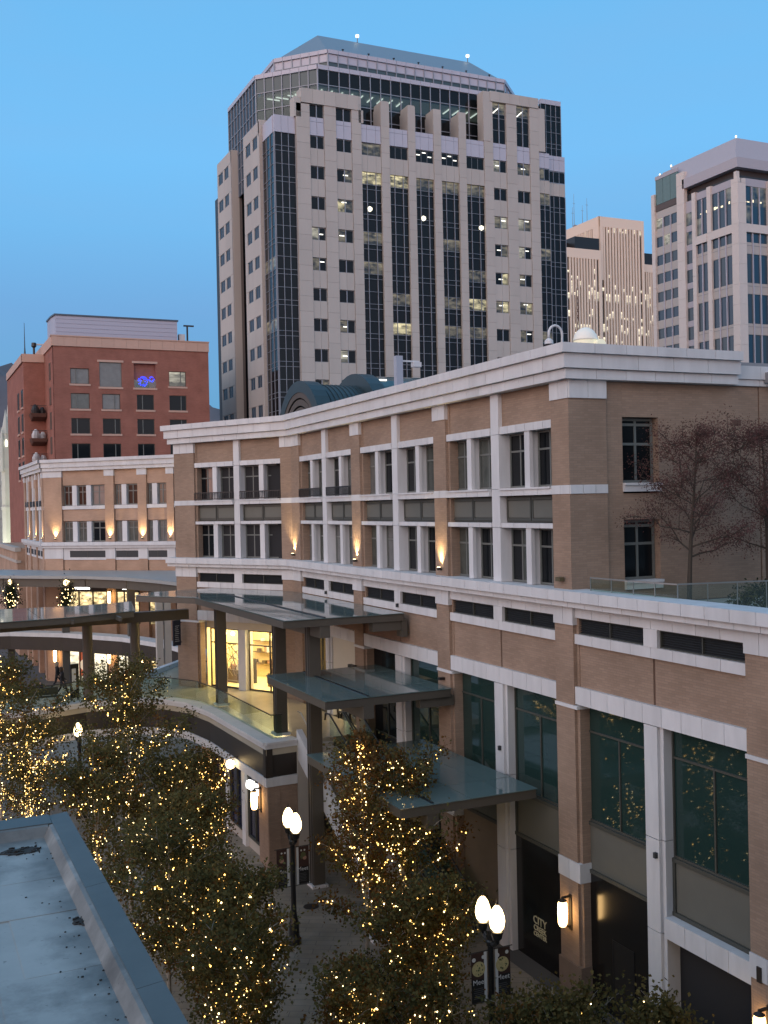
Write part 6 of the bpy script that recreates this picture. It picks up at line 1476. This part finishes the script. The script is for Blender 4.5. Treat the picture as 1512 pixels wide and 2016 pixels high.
# dusky red trees on the terrace
tree(22.8, 26.6, 12.9, 6.0, 2.1, 'dusky red leaved tree on the roof terrace in front of the brick wall', 131, [LR, LR2], [1, 1], nleaf=15000, size=.055, low=.28, bark=BARK, r0=.09, lean=(.45, .1), nl=22, name='terrace_tree', spread=.16, up=(5, 50), group='red trees on the terrace')
tree(25.9, 26.3, 12.9, 6.0, 2.2, 'dusky red leaved tree cut by the right edge on the roof terrace', 132, [LR, LR2], [1, 1], nleaf=16000, size=.055, low=.28, bark=BARK, r0=.09, lean=(-.3, 0), nl=22, name='terrace_tree', spread=.18, up=(5, 50), group='red trees on the terrace')
# bare bushes and far street trees at left
tree(6.0, 112, 0, 15, 3.0, 'dark bare street tree at the far left before the white spires', 141, [LD, LR2], [2, 1], nleaf=3500, size=.2, bark=BARK, name='street_tree', r0=.14)
t, wires = tree(6.0, 96, 0, 10.5, 2.0, 'far lit tree at the left edge behind the bridge', 142, [LG, LO], [1, 1], nleaf=3000, size=.2, name='street_tree')
string_lights(wires, 160, 900, 'far warm lights in the tree behind the bridge at the left edge', size=.09)
# garlands with lights on the far posts
for k, (x, y, lb) in enumerate(((9.2, 101.4, 'round lit garland hanging on the far post at left'), (13.4, 96.8, 'round lit garland hanging on the far post right of the glowing shop sign'))):
    g = root('garland', (x, y, 8), lb, 'garland', 'garlands on the far posts')
    q = np.random.default_rng(k); v = q.normal(0, 1, (1300, 3)) * np.array([.30, .22, .62]) + np.array([x, y - .5, 8.9])
    leaves(v, [0] * 1300, .16, k, [LD], 'foliage', g, .05)
    b = MB(); rr = random.Random(k)
    for j in range(30):
        p = (x + rr.gauss(0, .32), y - .75 + rr.gauss(0, .1), 8.9 + rr.gauss(0, .6)); b.lathe(p, [(.01, -.045), (.045, 0), (.01, .045)], 5)
    b.obj('light_bulbs', BULB2, g, fix=False)
    b = MB(); b.cube(x - .03, x + .03, y - .55, y - .3, 9.6, 10.4); b.obj('hanger', BRONZED, g)

# ------------------------------------------------------------------ lamp posts
def lamp_post(x, y, label, words, art, h=4.45, banners=True, single=False):
    r = root('street_lamp', (x, y, 0), label, 'lamp post', 'black twin globe lamp posts')
    b = MB(); b.lathe((x, y, 0), [(.26, 0), (.26, .18), (.2, .3), (.19, .75), (.15, .95), (.125, 1.05), (.105, 1.2), (.095, 2.0), (.088, h - .72), (.13, h - .70), (.13, h - .58), (.09, h - .54), (.085, h - .3), (.12, h - .26), (.04, h - .05), (.01, h + .1)], 12); b.obj('post', IRON, r)
    for s in ((-1, 1) if not single else (1,)):
        b = MB(); ay = .40 * s
        b.tube([(x, y, h - .62), (x, y + ay * .55, h - .62), (x, y + ay * .95, h - .5), (x, y + ay, h - .36)], [.075, .065, .06, .07], 8)
        b.tube([(x, y + ay * .15, h - .34), (x, y + ay * .5, h - .50), (x, y + ay * .8, h - .42)], .028, 6)
        b.lathe((x, y + ay, h - .44), [(.06, 0), (.13, .08), (.15, .18), (.17, .23), (.17, .28)], 12); a = b.obj('lamp_arm', IRON, r)
        b = MB(); b.lathe((x, y + ay, h - .16), [(.10, 0), (.19, .10), (.225, .28), (.21, .42), (.15, .60), (.08, .70), (.03, .74)], 16); g = b.obj('globe', GLOBE, a, smooth=True)
        b = MB(); b.lathe((x, y + ay, h + .585), [(.035, 0), (.03, .04), (.012, .1), (.004, .16)], 8); b.obj('finial', IRON, a)
        pointl(a, (x, y + ay, h - .02), 0.01) if False else None
    pass
    if banners:
        for s in (-1, 1):
            x0, x1 = (x - .64, x - .14) if s < 0 else (x + .14, x + .64)
            b = MB(); b.tube([(x, y, 3.62), (x + s * .72, y, 3.62)], .014, 6); b.tube([(x, y, 2.17), (x + s * .72, y, 2.17)], .014, 6); b.obj('banner_arm', IRON, r)
            bn = MB(); bn.cube(x0, x1, y - .006, y + .006, 2.19, 3.6); o = bn.obj('banner', BANB, r)
            F = Fr((0, y - .006), (1, 0), (0, -1)); mid = (x0 + x1) / 2
            panel('printed_picture', o, F, x0 + .002, x1 - .002, 0, .003, 2.85, 3.598, BANR)
            panel('printed_edge', o, F, (x1 - .09) if s < 0 else x0, x1 if s < 0 else (x0 + .09), 0, .006, 2.19, 3.6, BANW)
            if art == 'plate':
                for u, z, rr, mt, dz in ((mid - .02, 3.14, .215, BANY, .008), (mid - .17, 3.42, .06, BANW, .007), (mid + .14, 3.46, .055, BANW, .007)):
                    d = MB(); d.tube([F.p(u, 0, z), F.p(u, dz, z)], rr, 20); d.obj('printed_disc', mt, o)
                q = random.Random(int(x * 10) + s)
                for k in range(9):
                    a_ = q.uniform(0, 6.28); rr = .16 * math.sqrt(q.random()); d = MB(); d.tube([F.p(mid - .02 + rr * math.cos(a_), 0, 3.14 + rr * math.sin(a_)), F.p(mid - .02 + rr * math.cos(a_), .010, 3.14 + rr * math.sin(a_))], q.uniform(.016, .035), 7); d.obj('printed_garnish', BANG, o)
            else:
                q = random.Random(int(x * 10) + s)
                for k in range(3):
                    d = MB(); u, z, rr = mid + q.uniform(-.13, .13), q.uniform(3.05, 3.4), q.uniform(.05, .10); d.tube([F.p(u, 0, z), F.p(u, .006 + k * .001, z)], rr, 14); d.obj('printed_disc', [BANG, BANSK, BANG][k], o)
                for k in range(2):
                    d = MB(); u = mid - .05 + k * .13; d.tube([F.p(u, 0, 3.46), F.p(u, .009, 3.46)], .035, 10); d.obj('printed_disc', BANW, o)
            put_text(words, .21, BANT, o, F, mid, .008, 2.70, 'banner_word', .002)
            for k in range(6): panel('banner_text_line', o, F, x0 + .06 + .02 * (k % 3), x1 - .1 - .03 * (k % 2), 0, .005, 2.30 + k * .055, 2.315 + k * .055, BANL)
BANB = mat('black banner cloth', (.014, .013, .012), .7); BANR = mat('dark maroon print', (.05, .022, .016), .7, var=.3, vscale=6)
BANW = mat('white banner print', (.62, .62, .60), .7); BANY = mat('creamy yellow food print', (.50, .42, .20), .7, var=.4, vscale=14); BANG = mat('olive food print', (.10, .11, .04), .7)
BANT = mat('white script lettering', (.68, .68, .66), .7); BANL = mat('grey small print', (.10, .10, .10), .7); BANSK = mat('skin tone print', (.40, .22, .15), .7)
lamp_post(15.18, 26.4, 'nearest black lamp post with two lit acorn globes and food picture banners', 'Meet', 'plate')
lamp_post(13.24, 37.75, 'middle black lamp post with two lit globes before the brick corner', 'Meet', 'people')
lamp_post(8.62, 58.6, 'far lamp post with one visible lit globe under the bridge edge', '', 'none', banners=False, single=True)

# ------------------------------------------------------------------ people on the bridge and plaza
SKIN = mat('skin', (.45, .28, .20), .6); HAIR1 = mat('grey blond hair', (.35, .29, .22), .8); HAIR2 = mat('dark hair', (.05, .035, .025), .8)
CO1 = mat('black wool coat', (.012, .012, .014), .9); CO2 = mat('charcoal jacket', (.02, .02, .025), .85); TR1 = mat('dark trousers', (.015, .016, .022), .85); SHOE = mat('black shoe', (.01, .01, .01), .5)
def person(x, y, z, rz, stride, label, coat, hair, long_hair=False, h=1.72):
    k = h / 1.75
    J = {'pel': (0, 0, .95), 'sp': (0, .01, 1.18), 'ch': (0, .0, 1.38), 'nk': (0, .01, 1.50), 'hd': (0, .03, 1.62), 'top': (0, .03, 1.74),
         'hl': (.09, 0, .92), 'kl': (.10, .22 * stride + .03, .50), 'al': (.10, .36 * stride, .09), 'tl': (.10, .36 * stride + .17, .04),
         'hr': (-.09, 0, .92), 'kr': (-.10, -.14 * stride + .05, .49), 'ar': (-.10, -.42 * stride, .12), 'tr': (-.10, -.42 * stride + .16, .04),
         'shl': (.19, 0, 1.42), 'el': (.25, -.14 * stride, 1.14), 'wl': (.25, -.10 * stride + .10, .90), 'fl': (.24, -.08 * stride + .13, .80),
         'shr': (-.19, 0, 1.42), 'er': (-.25, .10 * stride, 1.14), 'wr': (-.25, .22 * stride + .08, .92), 'fr': (-.24, .26 * stride + .10, .83)}
    rad = {'pel': .16, 'sp': .15, 'ch': .17, 'nk': .06, 'hd': .095, 'top': .07, 'hl': .11, 'kl': .065, 'al': .045, 'tl': .04, 'hr': .11, 'kr': .065, 'ar': .045, 'tr': .04, 'shl': .075, 'el': .055, 'wl': .04, 'fl': .028, 'shr': .075, 'er': .055, 'wr': .04, 'fr': .028}
    E = [('pel', 'sp'), ('sp', 'ch'), ('ch', 'nk'), ('nk', 'hd'), ('hd', 'top'), ('pel', 'hl'), ('hl', 'kl'), ('kl', 'al'), ('al', 'tl'), ('pel', 'hr'), ('hr', 'kr'), ('kr', 'ar'), ('ar', 'tr'), ('ch', 'shl'), ('shl', 'el'), ('el', 'wl'), ('wl', 'fl'), ('ch', 'shr'), ('shr', 'er'), ('er', 'wr'), ('wr', 'fr')]
    nm = list(J); me = bpy.data.meshes.new('body'); me.from_pydata([tuple(c * k for c in J[n_2]) for n_2 in nm], [(nm.index(a), nm.index(c)) for a, c in E], [])
    o = bpy.data.objects.new('body', me); COL.objects.link(o)
    s = o.modifiers.new('s', 'SKIN'); s.use_smooth_shade = True; me.skin_vertices[0].data[0].use_root = True
    for i, n_2 in enumerate(nm): me.skin_vertices[0].data[i].radius = (rad[n_2] * k, rad[n_2] * k * (.72 if n_2 in ('pel', 'sp', 'ch') else 1))
    su = o.modifiers.new('u', 'SUBSURF'); su.levels = 1; su.render_levels = 1
    dg = bpy.context.evaluated_depsgraph_get(); m2 = bpy.data.meshes.new_from_object(o.evaluated_get(dg)); bpy.data.objects.remove(o)
    m2.materials.clear()
    for q in (coat, TR1, SKIN, SHOE, hair): m2.materials.append(q)
    for pl in m2.polygons:
        c = pl.center / k; r_ = abs(c.x)
        pl.material_index = 2 if c.z > 1.52 or (r_ > .2 and c.z < .92) else (3 if c.z < .10 else (0 if c.z > .70 or r_ > .17 else 1))
        if c.z > 1.60 and (c.y < .03 or c.z > 1.71): pl.material_index = 4
    r0_ = root('person', (x, y, z), label, 'person', None, rz)
    link(bpy.data.objects.new('body', m2), r0_, WM[r0_].copy())
    b = MB(); b.lathe((0, -.005 * k, 1.54 * k if not long_hair else 1.44 * k), [(.085 * k, 0), (.108 * k, .07 * k), (.112 * k, .14 * k), (.09 * k, .19 * k), (.03 * k, .225 * k)] if not long_hair else [(.09 * k, 0), (.115 * k, .1 * k), (.115 * k, .24 * k), (.09 * k, .29 * k), (.03 * k, .325 * k)], 12)
    me = b.mesh('hair', hair, None, True); link(bpy.data.objects.new('hair', me), r0_, WM[r0_] @ Matrix.Translation((0, -.03, 0)))
    return r0_
person(8.55, 66.3, 5.70, R(-80), 1.0, 'pale haired person in a black coat striding along the bridge, behind the other walker', CO1, HAIR1, True)
person(8.5, 63.9, 5.70, R(-85), .9, 'dark haired person in a charcoal jacket walking on the bridge next to the black kiosk', CO2, HAIR2, True)
person(10.3, 96.0, .01, R(150), .1, 'person in dark clothes standing by the far lit shops, left one of a pair', CO1, HAIR2)
person(10.9, 95.8, .01, R(200), .15, 'person in dark clothes standing by the far lit shops, right one of a pair', CO2, HAIR2, h=1.8)
ki = root('directory_kiosk', (8.95, 62.3, 5.7), 'black free standing directory kiosk with a pale panel on the bridge', 'kiosk')
F = Fr((8.75, 62.2), (.95, .3), (.3, -.95))
b = MB(); b.box(F, 0, .5, -.16, 0, 5.82, 7.75); b.box(F, .02, .08, -.14, -.02, 5.7, 5.82); b.box(F, .42, .48, -.14, -.02, 5.7, 5.82); b.obj('kiosk_body', BLACKM, ki)
panel('kiosk_panel', ki, F, .07, .32, -.01, .006, 6.3, 7.5, mat('pale map panel', (.3, .3, .28), .3, emit=(1, .95, .85), estr=.12))
bn = root('bench', (7.2, 61.6, 5.7), 'dark metal bench behind the bridge railing at left', 'bench')
b = MB(); b.cube(6.3, 8.0, 61.4, 61.85, 6.12, 6.17); b.obj('seat', BRONZE, bn)
for xx in (6.35, 7.9):
    b = MB(); b.cube(xx, xx + .06, 61.42, 61.83, 5.7, 6.118); b.obj('leg', BRONZED, bn)
b = MB(); b.cube(6.3, 8.0, 61.85, 61.9, 6.2, 6.6); b.obj('backrest', BRONZE, bn)
mh = tag(MB().lathe((15.1, 40.9, .004), [(.32, 0), (.32, .014)], 20).obj('manhole_cover', BLACKM), 'round dark manhole cover in the plaza paving behind the middle lamp post', 'manhole cover')
# camera's own building, unseen; added and sized to shade the near wall and plaza
hb = root('unseen_shade_building', (8, -14, 0), 'unseen building the view was taken from, added to shade the near wall and plaza', 'building')
b = MB(); b.cube(-16, 30, -26, -2.6, .02, 21); b.obj('wall', CONCB, hb)
b = MB(); b.cube(22, 64, -24, -1.2, .02, 34); b.obj('shade_wing', CONCB, hb)  # taller wing invented to keep sky light off the return wall
HF = Fr((0, -2.6), (1, 0), (0, 1))
for k in range(5):
    for j in range(11): panel('window', hb, HF, -15 + j * 4.1, -12.6 + j * 4.1, -.1, .03, 2 + k * 3.3, 4 + k * 3.3, GLASS)  # made-up window rows on the added building
